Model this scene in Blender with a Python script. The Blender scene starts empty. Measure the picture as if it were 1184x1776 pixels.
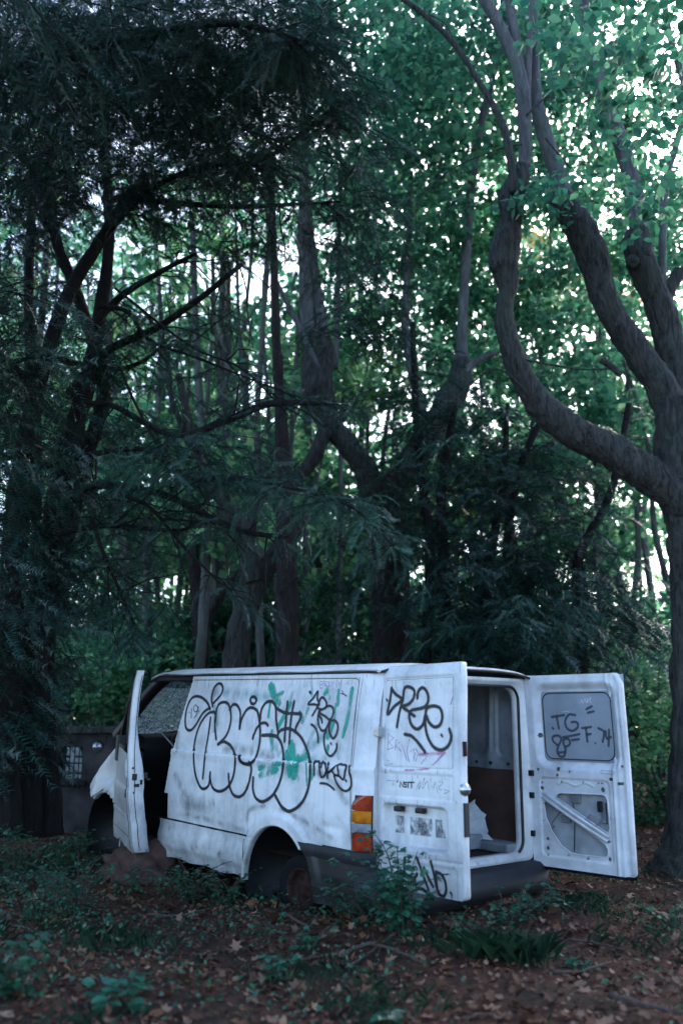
import bpy, bmesh, math, random
import numpy as np
from mathutils import Vector, Matrix
from mathutils.bvhtree import BVHTree
from mathutils import noise as mnoise
random.seed(7); rng = np.random.default_rng(7)
sc = bpy.context.scene; COL = sc.collection
rad = math.radians

# ------------------------------------------------------------ camera, sky, sun, exposure
CAM = Vector((0, 0, 1.25)); F = 1542.0; CP = 0.2439
cam = bpy.data.objects.new('camera', bpy.data.cameras.new('camera')); COL.objects.link(cam)
cam.location = CAM; cam.rotation_euler = (math.pi/2 + CP, 0, 0)
cam.data.sensor_fit = 'VERTICAL'; cam.data.sensor_height = 36.0; cam.data.sensor_width = 24.0
cam.data.lens = F*36/1776; cam.data.clip_start = .05; cam.data.clip_end = 500
cam.data.dof.use_dof = True; cam.data.dof.focus_distance = 7.3; cam.data.dof.aperture_fstop = 1.0
sc.camera = cam
SUN_EL, SUN_ROT = rad(34), rad(25)            # sun low behind the trees, to the right
w = bpy.data.worlds.new("World"); sc.world = w; w.use_nodes = True
nt = w.node_tree; bg = nt.nodes['Background']
sky = nt.nodes.new('ShaderNodeTexSky'); sky.sky_type = 'NISHITA'; sky.sun_disc = False
sky.sun_elevation = SUN_EL; sky.sun_rotation = SUN_ROT; sky.air_density = 1.0; sky.dust_density = 2.0; sky.ozone_density = 3.0
nt.links.new(sky.outputs[0], bg.inputs[0]); bg.inputs[1].default_value = 0.15
sl = bpy.data.lights.new('sun', 'SUN'); sl.energy = 2.6; sl.angle = rad(12); sl.color = (1, .95, .86)
so = bpy.data.objects.new('sun', sl); COL.objects.link(so)
sd = Vector((math.sin(SUN_ROT)*math.cos(SUN_EL), math.cos(SUN_ROT)*math.cos(SUN_EL), math.sin(SUN_EL)))
so.rotation_euler = sd.to_track_quat('Z', 'Y').to_euler()
sc.view_settings.view_transform = 'Standard'; sc.view_settings.look = 'None'
sc.view_settings.exposure = 2.3; sc.view_settings.gamma = 1.0; sc.view_settings.use_curve_mapping = False
sc.render.engine = 'CYCLES'
sc.cycles.max_bounces = 6; sc.cycles.diffuse_bounces = 3; sc.cycles.glossy_bounces = 2
sc.cycles.transmission_bounces = 4; sc.cycles.transparent_max_bounces = 12
sc.cycles.use_adaptive_sampling = True; sc.cycles.adaptive_threshold = 0.02

# ------------------------------------------------------------ helpers
def ray(px, py):
    dx = (px-592)/F; du = (888-py)/F
    return Vector((dx, math.cos(CP)-du*math.sin(CP), math.sin(CP)+du*math.cos(CP)))
def at(px, py, Y):
    d = ray(px, py); return CAM + d*(Y/d.y)
def link(name, me, mat=None, parent=None, smooth=False):
    if mat:
        for m in (mat if isinstance(mat, (list, tuple)) else [mat]): me.materials.append(m)
    if smooth and len(me.polygons): me.polygons.foreach_set('use_smooth', [True]*len(me.polygons))
    o = bpy.data.objects.new(name, me); COL.objects.link(o)
    if parent: o.parent = parent
    return o
def tag(o, label=None, cat=None, group=None, kind=None):
    for k, v in (('label', label), ('category', cat), ('group', group), ('kind', kind)):
        if v: o[k] = v
    return o
def empty(name, loc=(0, 0, 0), rz=0):
    o = bpy.data.objects.new(name, None); COL.objects.link(o); o.location = loc; o.rotation_euler = (0, 0, rz); return o
def npmesh(name, V, Fc):
    """V (n,3), Fc (m,k) all of one size"""
    me = bpy.data.meshes.new(name); V = np.ascontiguousarray(V, dtype=np.float32); Fc = np.ascontiguousarray(Fc, dtype=np.int32)
    m, k = Fc.shape
    me.vertices.add(len(V)); me.vertices.foreach_set('co', V.ravel())
    me.loops.add(m*k); me.loops.foreach_set('vertex_index', Fc.ravel())
    me.polygons.add(m); me.polygons.foreach_set('loop_start', np.arange(0, m*k, k, dtype=np.int32))
    me.polygons.foreach_set('loop_total', np.full(m, k, dtype=np.int32))
    me.update(calc_edges=True); return me

class MB:
    def __init__(s): s.v = []; s.f = []
    def add(s, vs, fs):
        b = len(s.v); s.v += [tuple(v) for v in vs]; s.f += [tuple(b+i for i in f) for f in fs]; return s
    def box(s, lo, hi, M=None, bev=0):
        bm = bmesh.new(); bmesh.ops.create_cube(bm, size=1)
        lo = Vector(lo); hi = Vector(hi); c = (lo+hi)/2; d = hi-lo
        for v in bm.verts: v.co = Vector((v.co.x*d.x, v.co.y*d.y, v.co.z*d.z))+c
        if bev: bmesh.ops.bevel(bm, geom=bm.edges[:], offset=bev, segments=2, affect='EDGES', profile=.6)
        bm.verts.ensure_lookup_table()
        vs = [(M @ v.co) if M else v.co.copy() for v in bm.verts]; fs = [[v.index for v in f.verts] for f in bm.faces]
        bm.verts.index_update(); bm.free(); return s.add(vs, fs)
    def tube(s, pts, rs, n=8, noise=0., cap=True, ridge=0., rf=6.):
        pts = [Vector(p) for p in pts]
        if not hasattr(rs, '__len__'): rs = [rs]*len(pts)
        up = Vector((.13, .21, .97)); vs = []; prev = None
        for i, p in enumerate(pts):
            t = (pts[min(i+1, len(pts)-1)]-pts[max(i-1, 0)]).normalized()
            if prev is None:
                a = t.orthogonal().normalized()
            else: a = (prev - t*prev.dot(t)).normalized()
            prev = a; b = t.cross(a)
            for k in range(n):
                an = 2*math.pi*k/n; r = rs[i]*(1+(random.uniform(-noise, noise) if noise else 0)); dv = a*math.cos(an)+b*math.sin(an)
                if ridge:
                    q = p+dv*r; r *= 1+ridge*(mnoise.noise(Vector((q.x*rf*2, q.y*rf*2, q.z*rf*.7)))+.6*mnoise.noise(Vector((q.x*rf*5, q.y*rf*5, q.z*rf*1.6)))+.5*abs(mnoise.noise(Vector((math.cos(an)*3.1, math.sin(an)*3.1, i*.11)))))
                vs.append(p+dv*r)
        fs = [(i*n+k, i*n+(k+1) % n, (i+1)*n+(k+1) % n, (i+1)*n+k) for i in range(len(pts)-1) for k in range(n)]
        if cap: fs += [tuple(range(n))[::-1], tuple((len(pts)-1)*n+k for k in range(n))]
        return s.add(vs, fs)
    def loft(s, rings, closed=True, cap=False):
        n = len(rings[0]); vs = [p for r in rings for p in r]; m = n if closed else n-1
        fs = [(i*n+k, i*n+(k+1) % n, (i+1)*n+(k+1) % n, (i+1)*n+k) for i in range(len(rings)-1) for k in range(m)]
        if cap: fs += [tuple(range(n))[::-1], tuple((len(rings)-1)*n+k for k in range(n))]
        return s.add(vs, fs)
    def lathe(s, prof, c, axis, n=24):
        axis = Vector(axis).normalized(); a = axis.orthogonal().normalized(); b = axis.cross(a); c = Vector(c)
        return s.loft([[c+axis*h+(a*math.cos(2*math.pi*k/n)+b*math.sin(2*math.pi*k/n))*r for k in range(n)] for r, h in prof])
    def build(s, name, mat, parent=None, smooth=False):
        me = bpy.data.meshes.new(name); me.from_pydata([tuple(v) for v in s.v], [], s.f)
        bm = bmesh.new(); bm.from_mesh(me); bmesh.ops.recalc_face_normals(bm, faces=bm.faces); bm.to_mesh(me); bm.free()
        return link(name, me, mat, parent, smooth)

def spline(pts, k=6):
    """Catmull-Rom through tuples of any length"""
    P = np.array(pts, float); n = len(P); out = []
    for i in range(n-1):
        p0 = P[max(i-1, 0)]; p1 = P[i]; p2 = P[i+1]; p3 = P[min(i+2, n-1)]
        for j in range(k):
            t = j/k
            out.append(.5*((2*p1)+(-p0+p2)*t+(2*p0-5*p1+4*p2-p3)*t*t+(-p0+3*p1-3*p2+p3)*t**3))
    out.append(P[-1]); return np.array(out)

# ------------------------------------------------------------ materials
def newmat(name):
    m = bpy.data.materials.new(name); m.use_nodes = True; n = m.node_tree
    return m, n, n.nodes['Principled BSDF'], n.nodes['Material Output']
def ND(n, t, **kw):
    x = n.nodes.new(t)
    for k, v in kw.items():
        if k in x.inputs.keys() if hasattr(x.inputs, 'keys') else False: x.inputs[k].default_value = v
        else: setattr(x, k, v)
    return x
def noise(n, scale, detail=4, vec=None, rough=.6, stretch=None, dist=0):
    tc = n.nodes.new('ShaderNodeTexCoord'); x = n.nodes.new('ShaderNodeTexNoise')
    x.inputs['Scale'].default_value = scale; x.inputs['Detail'].default_value = detail; x.inputs['Roughness'].default_value = rough
    x.inputs['Distortion'].default_value = dist
    if stretch:
        mp = n.nodes.new('ShaderNodeMapping'); mp.inputs['Scale'].default_value = stretch
        n.links.new(tc.outputs['Object'], mp.inputs[0]); n.links.new(mp.outputs[0], x.inputs['Vector'])
    else: n.links.new(tc.outputs['Object'], x.inputs['Vector'])
    return x.outputs[0]
def ramp(n, src, stops):
    r = n.nodes.new('ShaderNodeValToRGB'); e = r.color_ramp.elements
    while len(e) < len(stops): e.new(.5)
    for i, (p, c) in enumerate(stops):
        e[i].position = p; e[i].color = (*c, 1) if len(c) == 3 else c
    n.links.new(src, r.inputs[0]); return r.outputs[0]
def mixc(n, fac, a, b, mode='MIX'):
    x = n.nodes.new('ShaderNodeMix'); x.data_type = 'RGBA'; x.blend_type = mode
    for sk, v in ((x.inputs[0], fac), (x.inputs[6], a), (x.inputs[7], b)):
        if isinstance(v, (int, float)): sk.default_value = v
        elif isinstance(v, tuple): sk.default_value = (*v, 1)
        else: n.links.new(v, sk)
    return x.outputs[2]
def bump(n, p, src, strength=.4, dist=.01):
    b = n.nodes.new('ShaderNodeBump'); b.inputs['Strength'].default_value = strength; b.inputs['Distance'].default_value = dist
    n.links.new(src, b.inputs['Height']); n.links.new(b.outputs[0], p.inputs['Normal'])
def simple(name, col, rough=.6, metal=0, var=.3, scale=12, bmp=0, col2=None):
    m, n, p, o = newmat(name); c2 = col2 or tuple(c*(1-var) for c in col)
    f = noise(n, scale, 6); c = ramp(n, f, [(.35, c2), (.65, col)]); n.links.new(c, p.inputs['Base Color'])
    p.inputs['Roughness'].default_value = rough; p.inputs['Metallic'].default_value = metal; p.inputs['Specular IOR Level'].default_value = .15 if rough > .75 else .5
    if bmp: bump(n, p, f, bmp, .01)
    return m

def paint_mat():
    m, n, p, o = newmat('weathered_white_paint')
    a = ramp(n, noise(n, 2.2, 8, rough=.7), [(.36, (.50, .51, .53)), (.56, (.75, .75, .76))])
    st = ramp(n, noise(n, 1.0, 5, stretch=(26, 26, 1.6), rough=.7), [(.30, (.62, .63, .62)), (.50, (1, 1, 1))])
    c = mixc(n, .38, a, st, 'MULTIPLY')
    sp = ramp(n, noise(n, 75, 3), [(.24, (.16, .15, .14)), (.31, (1, 1, 1))])
    sp2 = ramp(n, noise(n, 4.5, 3), [(.42, (0, 0, 0)), (.62, (1, 1, 1))])
    c = mixc(n, sp2, c, mixc(n, 1.0, c, sp, 'MULTIPLY'))
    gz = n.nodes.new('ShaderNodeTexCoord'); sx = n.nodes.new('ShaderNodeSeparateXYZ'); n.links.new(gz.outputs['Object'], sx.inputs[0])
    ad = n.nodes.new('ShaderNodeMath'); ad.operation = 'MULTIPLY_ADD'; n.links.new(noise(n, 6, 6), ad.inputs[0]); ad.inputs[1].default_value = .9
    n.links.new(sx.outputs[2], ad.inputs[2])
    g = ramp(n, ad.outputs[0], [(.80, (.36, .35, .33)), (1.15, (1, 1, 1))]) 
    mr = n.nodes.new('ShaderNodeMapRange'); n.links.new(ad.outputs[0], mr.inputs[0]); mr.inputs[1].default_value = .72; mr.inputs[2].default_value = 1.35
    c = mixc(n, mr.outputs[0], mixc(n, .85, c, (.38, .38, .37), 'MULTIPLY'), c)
    rm = ramp(n, noise(n, 16, 5, rough=.7), [(.56, (0, 0, 0)), (.66, (.7, .7, .7))]); mz = n.nodes.new('ShaderNodeMapRange'); n.links.new(ad.outputs[0], mz.inputs[0]); mz.inputs[1].default_value = 1.0; mz.inputs[2].default_value = .86
    mq = n.nodes.new('ShaderNodeMath'); mq.operation = 'MULTIPLY'; n.links.new(rm, mq.inputs[0]); n.links.new(mz.outputs[0], mq.inputs[1]); c = mixc(n, mq.outputs[0], c, (.13, .06, .035))
    scr = ramp(n, noise(n, 5, 6, stretch=(1.5, 1.5, 16), rough=.8), [(.66, (1, 1, 1)), (.70, (.45, .45, .46))]); c = mixc(n, .6, c, scr, 'MULTIPLY')
    # algae-green smudges
    ag = ramp(n, noise(n, 1.3, 5), [(.58, (0, 0, 0)), (.75, (.35, .35, .35))])
    c = mixc(n, ag, c, (.36, .42, .36))
    n.links.new(c, p.inputs['Base Color']); p.inputs['Roughness'].default_value = .42
    p.inputs['Specular IOR Level'].default_value = .4
    bump(n, p, noise(n, 3, 2), .15, .02)
    return m
M = {}
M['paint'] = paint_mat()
M['inner'] = simple('inner_door_paint', (.72, .74, .77), .5, 0, .3, 6)
M['baremetal'] = simple('bare_interior_metal', (.24, .27, .30), .45, .1, .45, 5)
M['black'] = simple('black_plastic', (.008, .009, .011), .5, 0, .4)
M['bumper'] = simple('faded_bumper_plastic', (.010, .011, .015), .65, 0, .35, 9)
M['rubber'] = simple('tyre_rubber', (.008, .008, .009), .85, 0, .3, 20, .3)
M['rust'] = simple('rusty_steel', (.045, .022, .018), .85, .1, .6, 25, .4)
M['ply'] = simple('brown_hardboard', (.075, .048, .040), .8, 0, .45, 4)
M['cabfloor'] = simple('dirty_floor', (.035, .024, .022), .9, 0, .5, 18, .5)
M['sheet'] = simple('crumpled_sheet', (.45, .49, .52), .6, 0, .4, 7, .6)
M['chrome'] = simple('bright_metal', (.6, .62, .65), .3, .9, .3, 30)
M['groove'] = simple('dark_seam', (.03, .03, .03), .8)
M['glasspaint'] = simple('misted_blue_glass', (.33, .37, .42), .25, 0, .25, 2.5)
M['orange'] = simple('amber_lens', (.62, .20, .015), .12, 0, .6, 11, .15)
M['red'] = simple('red_lens', (.42, .05, .018), .12, 0, .65, 9, .15)
M['clear'] = simple('clear_lens', (.30, .32, .35), .12, 0, .4, 12, .15)
def spray_mat(name, col, edge=.3, opac=1., ns=60, patch=0):
    m, n, p, o = newmat(name); p.inputs['Base Color'].default_value = (*col, 1); p.inputs['Roughness'].default_value = .55
    uv = n.nodes.new('ShaderNodeUVMap'); s = n.nodes.new('ShaderNodeSeparateXYZ'); n.links.new(uv.outputs[0], s.inputs[0])
    a = n.nodes.new('ShaderNodeMath'); a.operation = 'SUBTRACT'; n.links.new(s.outputs[1], a.inputs[0]); a.inputs[1].default_value = .5
    b = n.nodes.new('ShaderNodeMath'); b.operation = 'ABSOLUTE'; n.links.new(a.outputs[0], b.inputs[0])
    nz = n.nodes.new('ShaderNodeMath'); nz.operation = 'MULTIPLY_ADD'; n.links.new(noise(n, ns, 3), nz.inputs[0]); nz.inputs[1].default_value = .22; n.links.new(b.outputs[0], nz.inputs[2])
    mr = n.nodes.new('ShaderNodeMapRange'); n.links.new(nz.outputs[0], mr.inputs[0])
    mr.inputs[1].default_value = .61; mr.inputs[2].default_value = .61-edge; mr.inputs[3].default_value = 0; mr.inputs[4].default_value = opac
    out = mr.outputs[0]
    if patch:
        pr = ramp(n, noise(n, patch, 4, stretch=(1, 1, .35), rough=.65), [(.36, (0, 0, 0)), (.56, (1, 1, 1))])
        mm = n.nodes.new('ShaderNodeMath'); mm.operation = 'MULTIPLY'; n.links.new(out, mm.inputs[0]); n.links.new(pr, mm.inputs[1]); out = mm.outputs[0]
    n.links.new(out, p.inputs['Alpha']); return m
M['sp_black'] = spray_mat('black_spray_paint', (.012, .013, .018), .27)
M['sp_teal'] = spray_mat('teal_paint_smear', (.008, .36, .25), .35, .97, 30, 11)
M['sp_faint'] = spray_mat('pale_teal_smear', (.10, .38, .36), .45, .4, 20, 8)
M['sp_purple'] = spray_mat('faded_purple_marker', (.36, .16, .42), .3, .7, 60, 30)
M['sp_pink'] = spray_mat('faded_pink_marker', (.62, .16, .34), .4, .6, 40, 20)
M['sp_grey'] = spray_mat('scratched_grey_marker', (.28, .29, .33), .3, .6, 60, 25)
M['sp_white'] = spray_mat('white_marker', (.75, .78, .8), .3, .8, 60)
M['sp_glass'] = spray_mat('finger_writing', (.055, .07, .09), .3, .85, 30)

def leaf_mat(name, cols, trans=.45, rough=.45):
    m, n, p, o = newmat(name); g = n.nodes.new('ShaderNodeNewGeometry')
    c = ramp(n, g.outputs['Random Per Island'], [(i/(len(cols)-1), c) for i, c in enumerate(cols)])
    big = ramp(n, noise(n, .5, 2), [(.35, (.75, .8, .85)), (.65, (1.15, 1.15, 1.0))]); c = mixc(n, 1, c, big, 'MULTIPLY')
    n.links.new(c, p.inputs['Base Color']); p.inputs['Roughness'].default_value = rough; p.inputs['Specular IOR Level'].default_value = .12 if rough > .6 else .5
    if trans:
        t = n.nodes.new('ShaderNodeBsdfTranslucent'); n.links.new(mixc(n, 1, c, (1.6, 1.75, 1.45), 'MULTIPLY'), t.inputs[0])
        x = n.nodes.new('ShaderNodeMixShader'); x.inputs[0].default_value = trans
        n.links.new(p.outputs[0], x.inputs[1]); n.links.new(t.outputs[0], x.inputs[2]); n.links.new(x.outputs[0], o.inputs[0])
    return m
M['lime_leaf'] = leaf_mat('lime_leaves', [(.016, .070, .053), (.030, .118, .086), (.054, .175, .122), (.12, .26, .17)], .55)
M['lime_leaf2'] = leaf_mat('sunlit_lime_leaves', [(.03, .11, .08), (.068, .19, .13), (.14, .28, .18), (.27, .38, .24)], .68)  # paler copy of the lime leaves, sunlight put into the colour
M['warm_lit_leaf'] = leaf_mat('warm_lit_leaves', [(.16, .14, .05), (.28, .2, .08), (.30, .13, .05), (.2, .24, .12)], .45)  # warm light on foliage, put into yellow and orange leaf colours
M['yew'] = leaf_mat('yew_needles', [(.008, .028, .027), (.013, .042, .038), (.019, .056, .047), (.032, .075, .062)], .2, .4)
M['yew_light'] = leaf_mat('fresh_yew_needles', [(.02, .06, .05), (.03, .09, .075), (.04, .11, .085)], .2, .4)
M['shrub_leaf'] = leaf_mat('undergrowth_leaves', [(.015, .07, .045), (.03, .11, .065), (.05, .15, .08)], .4)
M['bramble_leaf'] = leaf_mat('sapling_leaves', [(.02, .10, .065), (.035, .14, .09), (.05, .18, .11)], .35)
M['grass'] = leaf_mat('grass_blades', [(.02, .07, .045), (.04, .11, .065), (.07, .14, .085)], .3)
M['litter'] = leaf_mat('dead_leaves', [(.036, .018, .013), (.10, .043, .026), (.16, .068, .038), (.05, .024, .017), (.27, .15, .10), (.125, .053, .032)], 0, .7)
M['twig'] = simple('grey_twig', (.085, .062, .052), .85, 0, .5, 40)
def bark_mat(name, dark, light, sc_=9, strength=1.):
    m, n, p, o = newmat(name)
    f = noise(n, sc_, 8, stretch=(2.6, 2.6, .55), rough=.72, dist=.6); c = ramp(n, f, [(.34, dark), (.62, light)])
    g = noise(n, 1.5, 4); c = mixc(n, ramp(n, g, [(.5, (0, 0, 0)), (.72, (.5, .5, .5))]), c, (light[0]*.7, light[1]*1.05, light[2]*.75))
    n.links.new(c, p.inputs['Base Color']); p.inputs['Roughness'].default_value = .85; p.inputs['Specular IOR Level'].default_value = .25; bump(n, p, f, strength, .09); return m
M['bark'] = bark_mat('lime_bark', (.009, .009, .009), (.090, .090, .084))
M['barksmooth'] = bark_mat('smooth_shoot_bark', (.036, .037, .041), (.13, .13, .132), 6, .6)
M['barkpale'] = bark_mat('pale_far_bark', (.04, .04, .043), (.13, .13, .128), 5, .4)
M['barkred'] = bark_mat('ridged_brown_bark', (.012, .009, .010), (.06, .044, .044), 11, 1)
M['barkdark'] = bark_mat('yew_bark', (.004, .004, .005), (.022, .018, .018), 9, 1)

# ------------------------------------------------------------ ground
def gz(x, y):
    return (.035*math.sin(x*1.3+.4)*math.cos(y*.9)+.02*math.sin(x*3.1+y*2.3)+.012*math.sin(x*7+y*5.3)
            + .006*max(0, y-12))
xs = np.concatenate([np.arange(-60, -8, 2.), np.arange(-8, 8, .1), np.arange(8, 61, 2.)])
ys = np.concatenate([np.arange(-20, 3, 1.), np.arange(3, 14, .1), np.arange(14, 30, .5), np.arange(30, 140, 4.)])
V = np.array([(x, y, gz(x, y)) for y in ys for x in xs]); nx = len(xs)
Fc = np.array([(j*nx+i, j*nx+i+1, (j+1)*nx+i+1, (j+1)*nx+i) for j in range(len(ys)-1) for i in range(nx-1)])
m, n, p, o = newmat('forest_soil')
f = noise(n, 9, 8, rough=.75); c = ramp(n, f, [(.3, (.018, .010, .008)), (.5, (.07, .033, .023)), (.7, (.14, .066, .042))])
g = ramp(n, noise(n, .9, 5), [(.48, (0, 0, 0)), (.62, (.55, .55, .55))]); c = mixc(n, g, c, (.02, .04, .028))
n.links.new(c, p.inputs['Base Color']); p.inputs['Roughness'].default_value = .95; p.inputs['Specular IOR Level'].default_value = .1; bump(n, p, f, 1, .05)
o = link('ground', npmesh('ground', V, Fc), m, None, True); tag(o, kind='structure')
# ------------------------------------------------------------ foliage generators
def rand_rot(N, upbias=.6):
    nrm = rng.normal(size=(N, 3)); nrm[:, 2] = np.abs(nrm[:, 2])+upbias; nrm /= np.linalg.norm(nrm, axis=1)[:, None]
    t = rng.normal(size=(N, 3)); t[:, 2] -= .5; t -= nrm*(t*nrm).sum(1)[:, None]; t /= np.linalg.norm(t, axis=1)[:, None]
    return t, np.cross(nrm, t), nrm
LEAF = np.array([(0, 0, 0), (.38, .33, .05), (.72, .24, .03), (1, 0, -.06), (.72, -.24, .03), (.38, -.33, .05)])
def leaves(C, size, var=.35, upbias=.6, template=LEAF, basis=None):
    N = len(C); t, b, nn = basis or rand_rot(N, upbias); s = size*(1+rng.uniform(-var, var, N))
    Vv = C[:, None]+s[:, None, None]*(template[None, :, 0, None]*t[:, None]+template[None, :, 1, None]*b[:, None]+template[None, :, 2, None]*nn[:, None])
    k = len(template); base = np.arange(N)[:, None]*k
    if k == 6: Fq = np.concatenate([base+np.array([0, 1, 2, 3]), base+np.array([0, 3, 4, 5])])
    else: Fq = base+np.arange(k)[None]
    return Vv.reshape(-1, 3), Fq
def crown_pts(c, r, nclump, per, clump_r=.55, flat=.55, shell=.35):
    c = np.array(c); r = np.array(r); d = rng.normal(size=(nclump, 3)); d /= np.linalg.norm(d, axis=1)[:, None]
    d *= (rng.uniform(shell**3, 1, nclump)**(1/3))[:, None]
    cc = c+d*r; rr = clump_r*rng.uniform(.5, 1.35, nclump)
    P = rng.normal(size=(nclump, per, 3))*.5; P[:, :, 2] *= flat
    return (cc[:, None]+P*rr[:, None, None]).reshape(-1, 3)
def join(parts):
    Vs = []; Fs = []; b = 0
    for v, f in parts: Vs.append(v); Fs.append(f+b); b += len(v)
    return np.concatenate(Vs), np.concatenate(Fs)

# leaf litter, ground cover and grass (uncountable)
N = 90000
P = np.stack([rng.uniform(-7, 8.5, N), 3.6+rng.uniform(0, 1, N)**1.5*15, np.zeros(N)], 1)
P[:, 2] = [gz(x, y)+random.uniform(0, .025) for x, y, _ in P]
JAG = np.array([(0, 0, 0), (.15, .12, .02), (.12, .38, .10), (.38, .22, .04), (.55, .42, .12), (.66, .18, .03), (1, .02, .10), (.70, -.14, .02), (.62, -.40, .13), (.40, -.2, .03), (.10, -.36, .08), (.16, -.1, .0)])
CRL = np.array([(0, 0, 0), (.3, .20, .10), (.7, .16, .16), (1, 0, .05), (.72, -.22, .02), (.3, -.28, .08)])
szs = .022+.05*rng.uniform(0, 1, N)**3.5
v, f = leaves(P[:N//2], szs[:N//2], .3, .9, CRL); v2, f2 = leaves(P[N//2:], szs[N//2:]*1.25, .3, 1.3, JAG)
fan = [(0, 1, 2, 3), (0, 3, 4, 5), (0, 5, 6, 7), (0, 7, 8, 9), (0, 9, 10, 11)]; f2 = np.concatenate([f2[:, list(q)] for q in fan]); v, f = join([(v, f), (v2, f2)])
tag(link('leaf_litter', npmesh('leaf_litter', v, f), M['litter']), 'brown dead leaves scattered thickly over the forest floor', 'leaf litter', kind='stuff')
def patches(n, spread, box):
    c = np.stack([rng.uniform(box[0], box[1], n), rng.uniform(box[2], box[3], n)], 1)
    return c
def cover(name, n, per, spread, box, size, hmax, mat, label, cat, seedc=None, upb=.8):
    c = patches(n, spread, box) if seedc is None else np.array(seedc)
    Q = (c[:, None]+rng.normal(size=(len(c), per, 2))*spread).reshape(-1, 2)
    z = np.array([gz(x, y) for x, y in Q])+rng.uniform(.01, 1, len(Q))**1.6*hmax
    v, f = leaves(np.column_stack([Q, z]), size, .4, upb)
    return tag(link(name, npmesh(name, v, f), mat), label, cat, kind='stuff')
cover('ground_cover', 75, 50, .28, (-7, 8, 3.8, 12), .035, .07, M['shrub_leaf'], 'low green seedlings and herbs spread over the leaf litter', 'ground cover')
cover('ground_cover', 70, 90, .22, (-6, .2, 4.2, 8.5), .030, .13, M['shrub_leaf'], 'denser low herbs and seedlings in front of the boulder and wheel arch', 'ground cover')
def blades(C, h, wd=.004, spread=.35):
    N = len(C); a = rng.uniform(0, 2*np.pi, N); d = np.stack([np.cos(a), np.sin(a), np.zeros(N)], 1); s = np.stack([-np.sin(a), np.cos(a), np.zeros(N)], 1)
    hh = h*rng.uniform(.5, 1.2, N); L = spread*rng.uniform(.2, 1.3, N)*hh; up = np.array([0, 0, 1.])
    p0 = C; p1 = C+up*(hh*.62)[:, None]+d*(L*.35)[:, None]; p2 = C+up*(hh*.9)[:, None]+d*L[:, None]*1.1
    V = np.stack([p0-s*wd, p0+s*wd, p1+s*wd*.8, p2, p1-s*wd*.8], 1)
    return V.reshape(-1, 3), np.arange(N)[:, None]*5+np.arange(5)[None]
c = np.concatenate([patches(60, 0, (-6.5, .3, 3.9, 10.5)), patches(14, 0, (.3, 6, 4.2, 10))]); Q = (c[:, None]+rng.normal(size=(74, 110, 2))*.2).reshape(-1, 2)
v, f = blades(np.column_stack([Q, [gz(x, y) for x, y in Q]]), .075, .0013, .9)
tag(link('grass', npmesh('grass', v, f), M['grass']), 'thin green grass growing through the leaf litter', 'grass', kind='stuff')

# ------------------------------------------------------------ the van
VM = Matrix(((-0.64869259, -0.76076048, 0.02100992, 0.24429533), (0.76013831, -0.64901936, -0.03104218, 7.67738749),
             (0.03725151, -0.00416639, 0.99929724, -1.43656568+1.25), (0, 0, 0, 1)))
van = bpy.data.objects.new('cargo_van', None); COL.objects.link(van); van.matrix_world = VM
tag(van, 'abandoned white panel van covered in graffiti with its doors hanging open', 'van')
VI = VM.inverted()

def ysec(z):
    return float(np.interp(z, [.30, .40, .50, .62, .66, .85, 1.05, 1.24, 1.5, 1.7, 1.84, 1.92], [.925, .945, .955, .957, .965, .975, .975, .968, .94, .912, .885, .862]))
def rrect(x, z, x0, x1, z0, z1, r):
    cx_, cz = (x0+x1)/2, (z0+z1)/2; dx = abs(x-cx_)-(x1-x0)/2+r; dz = abs(z-cz)-(z1-z0)/2+r
    return math.hypot(max(dx, 0), max(dz, 0))+min(max(dx, dz), 0)-r
def sstep(a, b, t):
    t = max(0, min(1, (t-a)/(b-a))); return t*t*(3-2*t)
AZ, AR = .37, .415
def xfront(z):
    if z > .86: return float(np.interp(z, [.86, 1.24, 1.9], [1.70, 1.616, 1.47]))
    return 1.635
def side_y(x, z):
    y = ysec(z)
    y -= .011*(1-sstep(-.006, .006, rrect(x, z, -.80, 3, 1.243, 1.855, .05)))
    y += .005*math.exp(-((z-1.243)/.006)**2)*(1 if x > -.78 else 0)     # blanked window recess
    y += .012*sstep(1.255, 1.235, z)*sstep(1.16, 1.235, z)                          # waist ledge
    d = math.hypot(x, z-AZ)-AR
    if z > .3: y += .022*(1-sstep(.05, .10, d))                                     # arch flare
    if x < -.84: y -= .075*((-.84-x)/.13)**2*1.0
    y -= .004*math.exp(-((x-.40)/.004)**2)*(1 if z < 1.85 else 0)                  # panel seams
    y -= .005*math.exp(-((x-(-.775-.03*(1.9-z)))/.004)**2)
    y -= .010*math.exp(-((z-(.645 if x > .1 else 9))/.007)**2)
    y += .0025*math.sin(x*5+z*3)+.0018*math.sin(x*11-z*7)-.010*math.exp(-((x+.62)/.12)**2-((z-.83)/.03)**2)
    return y
def grid_panel(name, x0, x1, z0, z1, step, fn, keep, mat, parent, flip=False):
    xs = np.arange(x0, x1+step/2, step); zs = np.arange(z0, z1+step/2, step); nx = len(xs)
    V = [fn(x, z) for z in zs for x in xs]
    K = {(i, j): keep(xs[i]+step/2, zs[j]+step/2) for i in range(nx-1) for j in range(len(zs)-1)}
    F_ = [(j*nx+i, j*nx+i+1, (j+1)*nx+i+1, (j+1)*nx+i) for j in range(len(zs)-1) for i in range(nx-1) if K[i, j]]
    used = sorted({a for f in F_ for a in f}); mp = {a: i for i, a in enumerate(used)}
    V = np.array(V)[used]; F_ = np.array([[mp[a] for a in (f[::-1] if flip else f)] for f in F_])
    return link(name, npmesh(name, V, F_), mat, parent, True)
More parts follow.
